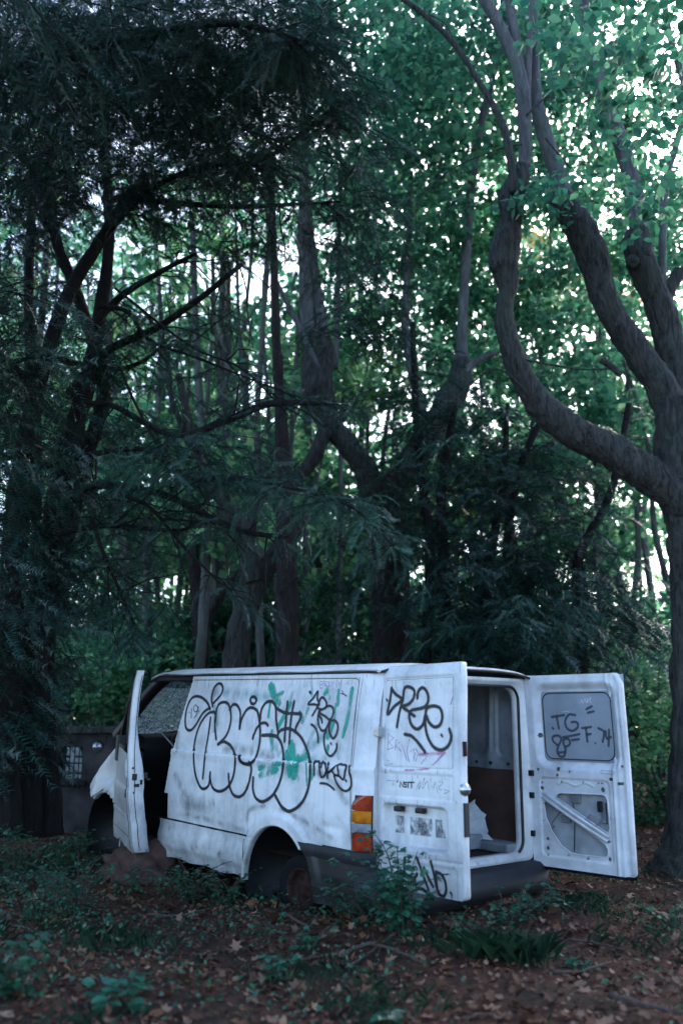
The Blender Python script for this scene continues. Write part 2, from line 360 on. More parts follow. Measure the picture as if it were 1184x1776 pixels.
def keep_side(x, z):
    if x > xfront(z) or z < .655 and x > .415: return False
    if math.hypot(x, z-AZ) < AR or (abs(x) < AR and z < AZ): return False
    if x < 0 and z < .695 - .02*(x+.4): return False
    if x > 0 and z < .36: return False
    return True
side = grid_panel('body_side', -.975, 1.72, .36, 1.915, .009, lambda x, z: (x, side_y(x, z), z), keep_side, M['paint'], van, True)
side2 = grid_panel('body_side', -.975, 3.0, .36, 1.915, .03, lambda x, z: (x, -side_y(x, z), z), lambda x, z: not (math.hypot(x, z-AZ) < AR) and not (x > 2.2 and z > 1.25) and math.hypot(x-2.93, z-AZ) > AR, M['paint'], van)
# rocker panel below the side, its lower lip dented
def rock_y(x, z):
    return ysec(z)+.012+.02*sstep(.6, .5, z)-.02*sstep(.45, .38, z)+.004*math.sin(x*9)+.003*math.sin(x*31)
grid_panel('rocker_panel', .405, 1.76, .335, .643, .01, lambda x, z: (x, rock_y(x, z), z + .008*math.sin(x*14)*sstep(.42, .36, z)),
           lambda x, z: not (x > 1.70 and z < .39) and math.hypot(x, z-AZ) > AR, M['paint'], van, True)
# wheel arch lips and liners
def arch(cx_, name, r=AR, z0=.34, a0=-6, a1=186, dark=True, yo=None):
    mb = MB(); A = [rad(a0+(a1-a0)*i/40) for i in range(41)]
    def ring(rr, y): return [(cx_+rr*math.cos(a), y, AZ+rr*math.sin(a)) for a in A]
    yo = yo or side_y(.0, .82)
    mb.loft([ring(r+.004, yo-.006), ring(r-.012, yo+.002), ring(r-.02, yo-.02), ring(r-.015, yo-.06)], closed=False)
    mb.build(name, M['paint'], van, True)
    A = [rad(-40+260*i/40) for i in range(41)]; l = MB(); l.loft([ring(r+.01, yo-.05), ring(r+.01, .45), [(cx_, .45, AZ+.001*i) for i in range(41)]], closed=False); l.build('wheel_arch_liner', M['black'], van, True)
arch(0, 'wheel_arch_lip', a1=138)
arch(2.93, 'wheel_arch_lip', AR-.01, a0=52, a1=190, yo=.945)
# sill underside + chassis floor (dark)
mb = MB(); mb.box((-.9, -.85, .44), (2.5, .55, .50)); mb.box((.45, .80, .37), (2.45, .90, .62)); mb.box((-.95, -.4, .32), (-.6, .4, .44))
mb.build('chassis_floor', M['black'], van)
# lower rear quarter cladding (dark plastic) + rear bumper
def clad_keep(x, z): return math.hypot(x, z-AZ) > AR+.0 and not (x > -.2 and z < .3)
grid_panel('quarter_cladding', -.985, -.2, .30, .625, .012, lambda x, z: (x, side_y(x, max(z, .45))-.004+.02*sstep(.30, .45, z)-.02, z), clad_keep, M['black'], van, True)
grid_panel('bumper_strip', -.985, -.15, .605, .70-.0, .01, lambda x, z: (x, side_y(x, .62)+.012*math.sin(math.pi*(z-.605)/.095)-.002, z), lambda x, z: math.hypot(x, z-AZ) > AR and z < .695-.02*(x+.4)+.006, M['bumper'], van, True)
mb = MB()
path = [(-.86, .93), (-.97, .925), (-1.03, .89), (-1.06, .80), (-1.075, .5), (-1.08, 0), (-1.075, -.5), (-1.06, -.80), (-1.03, -.90), (-.96, -.955), (-.84, -.965)]
sp = spline(path, 5); prof = [(-.03, .27), (.0, .31), (.02, .335), (.022, .425), (.005, .435), (.003, .47), (-.03, .495), (-.10, .50)]
rings = []
for i, (x, y) in enumerate(sp):
    t = sp[min(i+1, len(sp)-1)]-sp[max(i-1, 0)]; nn = np.array([-t[1], t[0]])/np.hypot(*t)
    if nn @ np.array([x+.4, y*.6]) < 0: nn = -nn
    zz = .10 if y > .86 or y < -.88 else 0
    rings.append([(x+nn[0]*a, y+nn[1]*a, z+(zz if z > .4 else 0)) for a, z in prof])
mb.loft(rings, closed=False); mb.build('rear_bumper', M['bumper'], van, True)
# roof
def roof_z(x, y):
    z = 1.912+.065*max(0, 1-(abs(y)/.872)**5)**.8
    if x > 1.95: z -= .20*((x-1.95)/.35)**2*.35
    if x < -.9: z -= .02*((-.9-x)/.08)**2
    for k in range(-2, 3): z -= .006*math.exp(-((y-k*.27)/.02)**2)
    return z
def roof_pt(x, t):
    y = .874*math.sin(t*math.pi/2) ; return (x, y, roof_z(x, y)+.001)
grid = []
X_ = np.arange(-.985, 2.301, .045); T_ = np.linspace(-1, 1, 61)
mb = MB(); mb.loft([[roof_pt(x, t) for t in T_] for x in X_], closed=False)
for s in (1, -1):      # rolled gutter edge
    mb.tube([(x, s*.876, 1.914+.003*math.sin(x*7)-(.20*.35*((x-1.95)/.35)**2 if x > 1.95 else 0)) for x in np.arange(-.985, 2.29, .07)], .012, 8)
mb.build('roof', M['paint'], van, True)
mb = MB()
for s in (1, -1): mb.tube([(x, s*(side_y(max(x, -.9), 1.89)+.004), 1.894) for x in np.arange(-.97, 2.1, .1)], .008, 6)
mb.tube([(-.985, y, roof_z(-.95, y)-.022) for y in np.linspace(-.84, .84, 20)], .010, 6)
mb.build('roof_seal', M['black'], van)
mb = MB(); sy = lambda x, z, e=.0005: (x, side_y(x, z)+e, z)
mb.tube([sy(x, 1.853) for x in np.arange(1.46, -.74, -.04)]+[sy(-.765, 1.849), sy(-.785, 1.84), sy(-.797, 1.82), sy(-.800, 1.79), sy(-.800, 1.7), sy(-.80, 1.5)], .0028, 5)
mb.tube([sy(.40, z) for z in np.arange(.66, 1.83, .04)], .0016, 5); mb.tube([sy(-.80-.03*(1.9-z), z) for z in np.arange(.70, 1.88, .04)], .0022, 5)
mb.tube([sy(x, .648, .006) for x in np.arange(1.62, .42, -.04)], .0045, 5); mb.tube([sy(.408, z, .014) for z in np.arange(.36, .64, .03)], .003, 5)
mb.tube([sy(-.835, z) for z in np.arange(.70, 1.86, .05)], .0012, 5)
mb.build('panel_seam', M['groove'], side)
mb = MB(); mb.loft([[(x, y, roof_z(x, y)-.04) for y in np.linspace(-.84, .84, 9)] for x in np.linspace(-.93, 2.0, 8)], closed=False)
mb.build('roof_lining', M['black'], van)
# rear door frame
def rr_ring(y0, y1, z0, z1, r, X, n=7, top=0):
    pts = []
    for (cy_, cz, a0) in ((y1-r, z1-r, 0), (y0+r, z1-r, 90), (y0+r, z0+r, 180), (y1-r, z0+r, 270)):
        for k in range(n+1):
            a = rad(a0+90*k/n); yy = cy_+r*math.cos(a); z = cz+r*math.sin(a)
            lean = .03*sstep(1.2, 1.95, z)
            pts.append((X+lean, yy, z+(top*(1-(yy/.8)**2) if z > 1.5 else 0)))
    return pts
mb = MB(); mb.loft([rr_ring(-.868, .868, .50, 1.90, .09, -.955, top=.04), rr_ring(-.835, .835, .515, 1.885, .08, -.965, top=.04), rr_ring(-.80, .80, .535, 1.865, .09, -.955, top=.03),
                    rr_ring(-.79, .79, .545, 1.855, .09, -.925, top=.03), rr_ring(-.755, .755, .555, 1.825, .10, -.92, top=.03), rr_ring(-.75, .75, .56, 1.82, .10, -.86, top=.03), rr_ring(-.80, .80, .50, 1.87, .10, -.84, top=.03)])
mb.build('rear_door_frame', M['paint'], van, True)
mb = MB(); rr = rr_ring(-.757, .757, .553, 1.827, .10, -.925, n=7, top=.03); mb.tube(rr[2:-10], .012, 6)
mb.build('door_seal', M['black'], van, True)
# cargo bay: floor, right wall (metal over hardboard), added dark panel at the front
grid_panel('cargo_floor', -.9, 1.45, -.82, .82, .05, lambda x, y: (x, y, .54+.004*math.sin(x*40)), lambda x, z: True, M['cabfloor'], van)
def wall_y(x, z):
    y = -.815+.035*sstep(1.9, 1.3, z)*0
    rib = math.exp(-((x+.56-.02*(1.5-z))/(.022+.05*sstep(1.36, 1.24, z)))**2)
    y += .022*rib; y -= .02*(1-sstep(-.01, .012, rrect(x, z, -.50, .1, 1.27, 1.84, .07)))
    y -= .02*(1-sstep(-.01, .012, rrect(x, z, -.86, -.62, 1.27, 1.84, .07))); y -= .02*(1-sstep(-.01, .012, rrect(x, z, .2, .9, 1.27, 1.84, .07))); return y
def wk(x, z):
    for hx in (-.74, -.57, -.40, -.2, 0.1): 
        if math.hypot(x-hx, z-1.215) < .017: return False
    return True
grid_panel('inner_wall', -.88, 1.4, 1.17, 1.88, .01, lambda x, z: (x, wall_y(x, z), z), wk, M['baremetal'], van)
mb = MB(); mb.box((-.88, -.86, 1.16), (1.4, -.845, 1.27)); mb.build('wall_cavity', M['black'], van)
mb = MB(); mb.box((-.89, -.825, .55), (1.4, -.812, 1.172)); mb.build('hardboard_lining', M['ply'], van)
mb = MB(); mb.box((1.43, -.86, .5), (1.46, .86, 1.88)); mb.build('shade_bulkhead', M['black'], van)  # panel added between bay and cab to keep the interior dark
mb = MB(); mb.box((-.88, -.815, .545), (.1, -.62, .62), bev=.02); mb.box((-.6, -.7, .55), (-.42, -.5, .66), bev=.02)
mb.build('wheel_box', M['baremetal'], van)
# hanging hinge hardware at both rear pillars
for y, s in ((.862, 1), (-.862, -1)):
    for z in ((1.49, .75) if s > 0 else (1.16, .99, .70)):
        mb = MB()
        if s > 0: mb.box((-.99, y-.05, z-.028), (-.925, y+.022, z+.028), bev=.004); mb.box((-1.01, y-.012, z-.035), (-.985, y+.03, z+.035), bev=.005)
        else: mb.box((-.985, y-.002, z-.022), (-.925, y+.05, z+.022), bev=.004)
        mb.build('door_hinge', M['chrome'] if s > 0 else M['black'], van)
mb = MB(); mb.loft([[(-.95+.055*sstep(1.2, 1.95, z)+a, -.872-b-.05*sstep(1.9, 1.3, z), z) for a, b in ((0, 0), (-.012, .03), (.01, .055), (.06, .05))] for z in np.linspace(1.48, 1.89, 8)], closed=False)
mb.build('pillar_trim', M['paint'], van, True)

# tail lamp: four lens pieces wrapped round the corner
def lamp_piece(z0, z1, mat, name, parent):
    mb = MB(); rings = []
    for z in np.linspace(z0+.002, z1-.002, 7):
        cut = .07*max(0, (z-.985)/.081)**2; row = []
        for x in np.linspace(-.845-cut, -.972, 9): row.append((x, side_y(x, z)+.014*math.sin(min(1, max(0, (-.835-cut-x)/.05))*math.pi/2)+.001, z))
        rings.append(row)
    mb.loft(rings, closed=False); return mb.build(name, mat, parent, True)
lampo = MB(); lampo.loft([[(x, side_y(x, z)+.002, z) for x in np.linspace(-.87, -.974, 7)] for z in np.linspace(.70, 1.065, 8)], closed=False)
tl = lampo.build('tail_lamp', M['black'], van, True)
lamp_piece(.965, 1.068, M['red'], 'red_lens', tl); lamp_piece(.885, .965, M['orange'], 'amber_lens', tl)
lamp_piece(.825, .885, M['clear'], 'clear_lens', tl); lamp_piece(.703, .825, M['red'], 'red_lens', tl)

# ---- rear doors ----
def door_frame(s, ang, hinge, tilt):
    a = rad(ang); d = Vector((-math.sin(a), -s*math.cos(a), 0)); nn = Vector((-math.cos(a), s*math.sin(a), 0))
    z = Vector((0, 0, 1)); d2 = (d+z*tilt).normalized(); z2 = (z-d*tilt*.4).normalized()
    return Matrix((( d2.x, nn.x, z2.x, hinge[0]), (d2.y, nn.y, z2.y, hinge[1]), (d2.z, nn.z, z2.z, hinge[2]), (0, 0, 0, 1)))
def lean(z): return -.034*sstep(1.1, 2.0, z)
def outer(u, z):      # outer skin depth along the outward normal
    n_ = lean(z)
    n_ -= .010*(1-sstep(-.005, .008, rrect(u, z, .075, .725, 1.25, 1.845, .03)))
    n_ += .006*(1-sstep(-.003, .004, rrect(u, z, .082, .718, 1.257, 1.838, .02)))
    n_ -= .006*(1-sstep(-.004, .006, rrect(u, z, .045, .722, 1.065, 1.22, .015)))
    n_ -= .066*(1-sstep(-.018, .002, rrect(u, z, .062, .665, .745, 1.022, .05)))
    n_ -= .008*math.exp(-((z-.70)/.006)**2)
    n_ -= .008*(1-sstep(-.006, .01, rrect(u, z, .06, .73, .49, .665, .02)))
    n_ -= .05*sstep(1.86, 1.96, z)
    return n_
DW = .787
def okeep(u, z): return rrect(u, z, 0, DW, .49, 1.935, .03) < 0 and u < DW-.03*sstep(1.84, 1.935, z)
def rim(mb, W, z0, z1, thick, off, cham=True):
    P_ = []
    for (cu, cz, a0) in ((W-.03, z1-.03, 0), (.03, z1-.03, 90), (.03, z0+.03, 180), (W-.03, z0+.03, 270)):
        for k in range(6):
            a = rad(a0+90*k/5); P_.append((cu+.03*math.cos(a), cz+.03*math.sin(a)))
    Q = []
    for i in range(len(P_)):      # subdivide long edges so the rim follows the lean
        a, b = P_[i], P_[(i+1) % len(P_)]; k = max(1, int(math.hypot(b[0]-a[0], b[1]-a[1])/.05))
        for j in range(k): Q.append((a[0]+(b[0]-a[0])*j/k, a[1]+(b[1]-a[1])*j/k))
    mb.loft([[(u+du*(1 if u > W/2 else -1)-(.03*sstep(1.84, 1.935, z) if u > W/2 else 0), off(z)+dn, z) for u, z in Q] for du, dn in ((0, 0), (.004, -.006), (.012, -thick*.6), (.006, -thick), (-.02, -thick))])
DLm = door_frame(1, 90, (-.97, .845, 0), .045)
dl = grid_panel('rear_door', 0, DW, .49, 1.94, .0078, lambda u, z: (u, outer(u, z), z), okeep, M['paint'], van); dl.matrix_local = DLm
mb = MB(); rim(mb, DW, .49, 1.935, .055, lambda z: lean(z)-.05*sstep(1.86, 1.96, z)); mb.build('door_edge', M['paint'], dl, True)
mb = MB(); mb.loft([[(u, lean(z)-(.078 if .05 < u < .7 and z < 1.05 else .056), z) for u in (.01, .04, .06, .68, .70, .755)] for z in np.linspace(.5, 1.92, 15)], closed=False); mb.build('inner_skin', M['inner'], dl, True)
mb = MB(); mb.lathe([(.0, .045), (.006, .04), (.014, .02), (.036, .012), (.042, 0), (.042, -.01)], (.797, -.03, 1.14), (1, .0, 0), 16); mb.build('door_latch', M['chrome'], dl, True)
mb = MB(); mb.box((.789, -.04, 1.34), (.811, -.02, 1.43)); mb.build('reflector', M['rust'], dl)
mb = MB(); mb.box((.789, -.045, .86), (.809, -.01, 1.06)); mb.build('lock_cover', M['black'], dl)
for u in (.20, .40):
    mb = MB(); mb.box((u-.035, -.055, .97), (u+.035, -.010, 1.005), bev=.01); mb.build('plate_lamp', M['black'], dl)
def smudge_mat():
    m, n, p, o = newmat('scraped_plate_remains'); n.links.new(ramp(n, noise(n, 30, 5, rough=.8), [(.4, (.03, .035, .04)), (.6, (.3, .32, .35))]), p.inputs['Base Color'])
    a = ramp(n, noise(n, 14, 6, stretch=(1, 1, .6), rough=.75), [(.42, (0, 0, 0)), (.56, (.85, .85, .85))]); n.links.new(a, p.inputs['Alpha']); return m
mb = MB()
for ua, ub in ((.13, .215), (.27, .47), (.50, .585)): mb.loft([[(u, outer(u, .86)+.003, z) for u in np.linspace(ua, ub, 8)] for z in (.83, .86, .90, .94)], closed=False)
mb.build('plate_residue', smudge_mat(), dl)
# closure strips top of the recessed window panel
def strip_rect(mb, u0, u1, z0, z1, r, w_, fn, n=6):
    P_ = []
    for (cu, cz, a0) in ((u1-r, z1-r, 0), (u0+r, z1-r, 90), (u0+r, z0+r, 180), (u1-r, z0+r, 270)):
        for k in range(n): a = rad(a0+90*k/(n-1)); P_.append((cu+r*math.cos(a), cz+r*math.sin(a)))
    P_.append(P_[0]); Q = []
    for a, b in zip(P_, P_[1:]):
        k = max(1, int(math.hypot(b[0]-a[0], b[1]-a[1])/.04)); Q += [(a[0]+(b[0]-a[0])*j/k, a[1]+(b[1]-a[1])*j/k) for j in range(k)]
    Q.append(Q[0]); mb.tube([fn(u, z) for u, z in Q], w_, 5)
mb = MB(); strip_rect(mb, .086, .714, 1.262, 1.834, .012, .0018, lambda u, z: (u, lean(z)-.006, z)); mb.build('panel_seam', M['groove'], dl)

# right rear door, inner side seen
DRm = door_frame(-1, 94, (-.97, -.898, 0), .03)
RW = .845
def inpoly(x, y, P_):
    c = False; j = len(P_)-1
    for i in range(len(P_)):
        if (P_[i][1] > y) != (P_[j][1] > y) and x < (P_[j][0]-P_[i][0])*(y-P_[i][1])/(P_[j][1]-P_[i][1])+P_[i][0]: c = not c
        j = i
    return c
OP1 = [(.235, 1.00), (.255, 1.022), (.64, 1.025), (.665, 1.00), (.672, .80), (.66, .755), (.25, .965)]
OP1 = [(.225, .985), (.235, 1.01), (.26, 1.022), (.63, 1.03), (.655, 1.02), (.668, .99), (.675, .79), (.665, .765), (.64, .76)]
OP2 = [(.108, .93), (.125, .955), (.15, .945), (.60, .695), (.63, .675), (.65, .64), (.648, .60), (.62, .582), (.40, .578), (.33, .585), (.25, .63), (.17, .73), (.12, .83)]
HOLES = [(.26, 1.20, .012), (.25, 1.155, .008), (.075, 1.19, .008), (.36, 1.185, .007), (.10, 1.05, .011), (.635, 1.065, .013), (.13, .67, .010), (.13, .60, .011), (.13, .552, .007),
         (.66, .70, .010), (.66, .575, .010), (.48, .560, .009), (.31, .565, .007), (.10, .80, .006), (.675, .86, .006), (.10, 1.09, .006), (.60, 1.11, .006), (.63, 1.11, .006), (.28, 1.105, .006), (.47, 1.11, .006), (.81, 1.53, .006), (.80, 1.24, .007)]
def ikeep(u, z):
    if rrect(u, z, 0, RW, .465, 1.93, .05) > 0: return False
    if rrect(u, z, .135, .745, 1.275, 1.79, .065) < 0: return False
    if inpoly(u, z, OP1) or inpoly(u, z, OP2): return False
    for a, b, r in HOLES:
        if math.hypot(u-a, z-b) < r*1.3: return False
    if .70 < u < .735 and 1.135 < z < 1.155 or .765 < u < .80 and 1.105 < z < 1.13: return False
    if math.hypot(u-.10, z-1.455) < .018: return False
    return True
def inner(u, z):
    n_ = lean(z)-.062
    n_ += .048*(1-sstep(-.030, .045, rrect(u, z, .10, .775, 1.235, 1.83, .09)))
    n_ += .010*(1-sstep(-.006, .008, rrect(u, z, .085, .69, .545, 1.13, .04)))
    n_ -= .012*math.exp(-((u-.735)/.012)**2)
    n_ += .025*sstep(.78, .80, u)
    n_ -= .008*math.exp(-((z-(1.095-.012*math.cos((u-.40)*36)))/.006)**2)*(1 if .24 < u < .56 else 0)
    n_ += .012*math.exp(-((z-(1.24-.0*u))/.02)**2)*sstep(.1, .0, abs(u-.2))
    return n_
dr = grid_panel('rear_door', 0, RW, .465, 1.935, .0072, lambda u, z: (u, inner(u, z), z), ikeep, M['inner'], van, True); dr.matrix_local = DRm
dr['label'] = 'open rear door showing its stripped inner frame'
mb = MB(); rim(mb, RW, .465, 1.93, .05, lambda z: lean(z)+.0); mb.build('door_edge', M['paint'], dr, True)
grid_panel('outer_skin', .01, RW-.01, .48, 1.92, .04, lambda u, z: (u, lean(z)-.004, z), lambda u, z: rrect(u, z, .14, .74, 1.28, 1.785, .02) > 0, simple('lit_inside_skin', (.42, .46, .50), .5, 0, .4, 5), dr)  # bluish light inside the door is put into this skin's paler colour
mb = MB(); mb.loft([[(u, lean(z)-.022, z) for u in np.linspace(.12, .76, 8)] for z in np.linspace(1.26, 1.80, 8)], closed=False); gl = mb.build('window_pane', M['glasspaint'], dr, True)
mb = MB(); strip_rect(mb, .138, .742, 1.278, 1.787, .065, .004, lambda u, z: (u, lean(z)-.030, z)); mb.build('window_seal', M['black'], dr)
mb = MB()
for off in (-.016, .016):
    mb.tube([(.115+off*.45, lean(.9)-.072, .998+off), (.36+off*.45, -.078, .868+off), (.662+off*.45, -.070, .715+off)], .011, 8)
mb.loft([[(.115+.0, -.064, 1.012), (.13, -.064, .975)], [(.655, -.064, .735), (.672, -.064, .70)]], closed=False)
mb.build('diagonal_brace', M['inner'], dr, True)
for P_, nm in ((OP1, 'cutout_rim'), (OP2, 'cutout_rim')):
    Q = P_+[P_[0]]; mb = MB(); mb.tube([(u, -.052, z) for u, z in Q], .006, 6); mb.build(nm, M['inner'], dr, True)
mb = MB(); mb.box((.33, -.03, .95), (.42, -.012, 1.03), bev=.008); mb.box((.25, -.04, .80), (.33, -.014, .86), bev=.008); mb.box((.60, -.04, .82), (.635, -.012, .97), bev=.006)
mb.build('lock_mechanism', M['baremetal'], dr)
mb = MB(); mb.box((.57, -.045, .90), (.62, -.03, .98), bev=.01); mb.build('lock_block', M['black'], dr)
mb = MB(); mb.add([(.46, -.055, .84), (.52, -.06, .885), (.60, -.05, .845), (.56, -.06, .79), (.50, -.055, .80)], [(0, 1, 2, 3, 4)]); mb.build('paper_scrap', M['clear'], dr)
mb = MB(); mb.tube(spline([(.36, -.035, .95), (.38, -.05, .86), (.372, -.05, .75), (.36, -.05, .60)], 5), .004, 5)
mb.tube(spline([(.30, -.035, .93), (.22, -.04, .85), (.175, -.04, .80), (.165, -.04, .775), (.185, -.04, .765), (.165, -.04, .745), (.175, -.04, .72)], 5), .003, 5); mb.build('loose_wire', M['black'], dr)
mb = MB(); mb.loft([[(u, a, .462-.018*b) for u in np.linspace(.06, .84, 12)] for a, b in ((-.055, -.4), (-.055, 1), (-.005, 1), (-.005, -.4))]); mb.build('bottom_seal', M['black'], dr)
mb = MB(); strip_rect(mb, .63, .745, 1.185, 1.205, .006, .0016, lambda u, z: (u, inner(u, z)-.001, z)); mb.build('pressed_slot', M['baremetal'], dr)

# ---- cab: front wing, bonnet, pillars, windscreen, dashboard, driver's door ----
def fy(x): return float(np.interp(x, [2.5, 3.0, 3.2, 3.45, 3.6, 3.75], [.945, .945, .93, .86, .76, .60]))
def fz(x): return float(np.interp(x, [2.5, 2.72, 2.86, 3.05, 3.25, 3.42, 3.60, 3.75], [1.33, 1.31, 1.24, 1.12, 1.0, .90, .80, .70]))
NP = 30
def fsec(x, s=1):
    zs = fz(x); y0 = fy(x); pts = []
    for i in range(20):
        z = .38+(zs-.10-.38)*i/19; bul = .02*(1-sstep(.05, .10, math.hypot(x-2.93, z-AZ)-AR))-.014*sstep(.86, .95, z)
        pts.append((x, s*(y0+bul-.02*sstep(.6, 1.2, z)), z))
    for i in range(1, 8):
        a = math.pi/2*i/7; pts.append((x, s*(y0-.034-.12*(1-math.cos(a))), zs-.10+.10*math.sin(a)))
    for i in range(1, 6): pts.append((x, s*(y0-.154)*(1-i/5), zs+.06*math.sin(math.pi/2*i/5)))
    return pts
Xs = np.arange(2.60, 3.76, .02)
for s in (1, -1):
    rows = [fsec(x, s) for x in Xs]; V = [p_ for r in rows for p_ in r]; k = len(rows[0]); F_ = []
    for i in range(len(rows)-1):
        for j in range(k-1):
            q = (i*k+j, i*k+j+1, (i+1)*k+j+1, (i+1)*k+j); c_ = np.mean([V[a] for a in q], 0)
            if abs(c_[1]) > .5 and math.hypot(c_[0]-2.93, c_[2]-AZ) < AR-.005: continue
            if c_[0] > 3.05 and c_[2] < .70: continue
            if c_[0] > 3.40 and c_[2] < .76: continue
            if s > 0 and 2.66 < c_[0] < 2.76 and c_[2] > 1.13 and c_[1] > .8: continue
            F_.append(q)
    me = npmesh('front_wing', np.array(V), np.array(F_)); link('front_wing', me, M['paint'], van, True)
mb = MB(); mb.box((2.5, -.85, .45), (3.15, .50, .62)); mb.box((2.9, -.7, .6), (3.3, .5, .80), bev=.05); mb.box((2.50, -.85, .45), (2.56, .86, 1.2)); mb.build('engine_bay', M['black'], van)
hub = MB(); hub.lathe([(0, .03), (.06, .03), (.07, 0), (.14, 0), (.15, -.03), (0, -.04)], (2.80, .62, .35), (0, 1, 0)); hub.tube([(2.5, .6, .38), (2.8, .6, .30)], .03)
hub.build('front_brake_hub', M['rust'], van)
# A-pillars, header
for s in (1, -1):
    mb = MB(); pts = spline([(2.98, s*.86, 1.30), (2.75, s*.86, 1.46), (2.45, s*.84, 1.70), (2.2, s*.815, 1.86), (2.02, s*.83, 1.905)], 5)
    mb.loft([[(x, y-s*.05, z-.02), (x+.03, y-s*.035, z+.028), (x, y+s*.02, z+.03), (x-.055, y+s*.02, z-.04), (x-.07, y-s*.04, z-.05)] for x, y, z in pts]); mb.build('windscreen_pillar', M['black'], van, True)
mb = MB(); mb.box((1.5, .80, 1.845), (2.2, .865, 1.90), bev=.01); mb.box((2.1, -.8, 1.85), (2.22, .8, 1.90), bev=.01); mb.build('door_header', M['black'], van)
def crack_mat():
    m, n, p, o = newmat('shattered_laminated_glass'); tc = n.nodes.new('ShaderNodeTexCoord')
    vo = n.nodes.new('ShaderNodeTexVoronoi'); vo.inputs['Scale'].default_value = 42; n.links.new(tc.outputs['Object'], vo.inputs['Vector'])
    ed = n.nodes.new('ShaderNodeTexVoronoi'); ed.feature = 'DISTANCE_TO_EDGE'; ed.inputs['Scale'].default_value = 42; n.links.new(tc.outputs['Object'], ed.inputs['Vector'])
    c = ramp(n, vo.outputs['Color'], [(.2, (.25, .32, .32)), (.6, (.6, .68, .68)), (.9, (.95, .95, .95))]); n.links.new(c, p.inputs['Base Color'])
    p.inputs['Roughness'].default_value = .25; al = ramp(n, ed.outputs[0], [(.02, (.9, .9, .9)), (.12, (.28, .28, .28))]); n.links.new(al, p.inputs['Alpha'])
    t = n.nodes.new('ShaderNodeBsdfTranslucent'); n.links.new(c, t.inputs[0]); ad = n.nodes.new('ShaderNodeMixShader'); ad.inputs[0].default_value = .7
    tr = n.nodes.new('ShaderNodeBsdfTransparent'); m2 = n.nodes.new('ShaderNodeMixShader'); n.links.new(al, m2.inputs[0]); n.links.new(tr.outputs[0], m2.inputs[1]); n.links.new(t.outputs[0], m2.inputs[2])
    n.links.new(p.outputs[0], ad.inputs[1]); n.links.new(m2.outputs[0], ad.inputs[2]); n.links.new(ad.outputs[0], o.inputs[0]); return m
def ws(u, y): return (2.98-.78*u+.10*(1-(y/.85)**2), y*(1-.03*u), 1.28+.60*u)
mb = MB(); mb.loft([[ws(u, y) for y in np.linspace(-.84, .84, 17)] for u in np.linspace(0, 1, 12)], closed=False); mb.build('windscreen', crack_mat(), van, True)
mb = MB(); mb.loft([[(ws(u, y)[0]-.012, ws(u, y)[1], ws(u, y)[2]-.004) for y in np.linspace(-.84, .84, 17)] for u in (.86, .93, 1.0)], closed=False)
mt, n_, p_, o_ = newmat('teal_sun_band'); p_.inputs['Base Color'].default_value = (.02, .16, .20, 1); p_.inputs['Alpha'].default_value = .6; mb.build('sun_band', mt, van, True)
mb = MB(); mb.loft([[(x, y, z+.05*math.exp(-((y-.1)/.3)**2)) for y in np.linspace(-.85, .85, 15)] for x, z in ((3.0, 1.25), (2.75, 1.33), (2.45, 1.345), (2.36, 1.30), (2.34, 1.15), (2.45, .95), (2.5, .6))], closed=False); mb.build('dashboard', M['black'], van, True)
mb = MB(); c0 = Vector((2.22, .42, 1.22)); ax = Vector((-.75, 0, .66)).normalized(); a_ = Vector((0, 1, 0)); b_ = ax.cross(a_)
mb.tube([c0+(a_*math.cos(t)+b_*math.sin(t))*.19 for t in np.linspace(0, 2*math.pi, 25)], .014, 6); mb.tube([c0-a_*.18, c0+a_*.18], .015, 6); mb.tube([c0, c0-ax*.25], .03, 8); mb.build('steering_wheel', M['black'], van, True)
mb = MB(); mb.box((1.52, .18, .75), (2.0, .70, .92), bev=.05); mb.box((1.50, .20, .85), (1.64, .68, 1.30), bev=.05); mb.build('driver_seat', M['black'], van, True)
mb = MB(); mb.tube([(1.62, .78, 1.12), (1.85, .80, 1.24), (2.15, .80, 1.38)], .007, 6); mb.build('seat_belt', M['baremetal'], van)
mb = MB(); mb.box((1.48, -.85, .45), (2.55, .86, .50)); mb.box((1.49, -.88, .5), (2.5, -.86, 1.3)); mb.build('cab_floor', M['black'], van)
# driver's door, ajar
a = rad(18); DDm = Matrix(((-math.cos(a), math.sin(a), 0, 2.69), (math.sin(a), math.cos(a), 0, .945), (0, 0, 1, 0), (0, 0, 0, 1)))
def dd_top(u): return float(np.interp(u, [0, .06, .55, .75, 1.1], [1.33, 1.40, 1.84, 1.92, 1.93]))
def dd_y(u, z):
    y = ysec(z)-.965 + .0; y -= .012*(1-sstep(-.006, .006, rrect(u, z, -.1, 2, 1.0, 1.24, .02)))*0
    y += u*.145*max(0, (z-.4)/1.5)+.0; y += .010*sstep(.92, .88, z); y -= .008*math.exp(-((z-.68)/.006)**2)*(1 if u < 1.0 else 0)
    y -= .03*(1-sstep(-.02, .01, rrect(u, z, .88, 1.02, 1.02, 1.16, .03)))
    y -= .05*sstep(1.1, 1.35, z)*sstep(.3, 0, u)*0
    return y
def ddk(u, z):
    if z > dd_top(u) or z < .385+.03*math.exp(-((u-.4)/.1)**2): return False
    if z > 1.22 and .10 < u < 1.02 and z < dd_top(u)-.07: return False
    if rrect(u, z, .90, 1.0, .86, .90, .01) < 0 and False: return False
    return True
dd = grid_panel('driver_door', 0, 1.10, .38, 1.94, .012, lambda u, z: (u, dd_y(u, z), z), ddk, M['paint'], van); dd.matrix_local = DDm
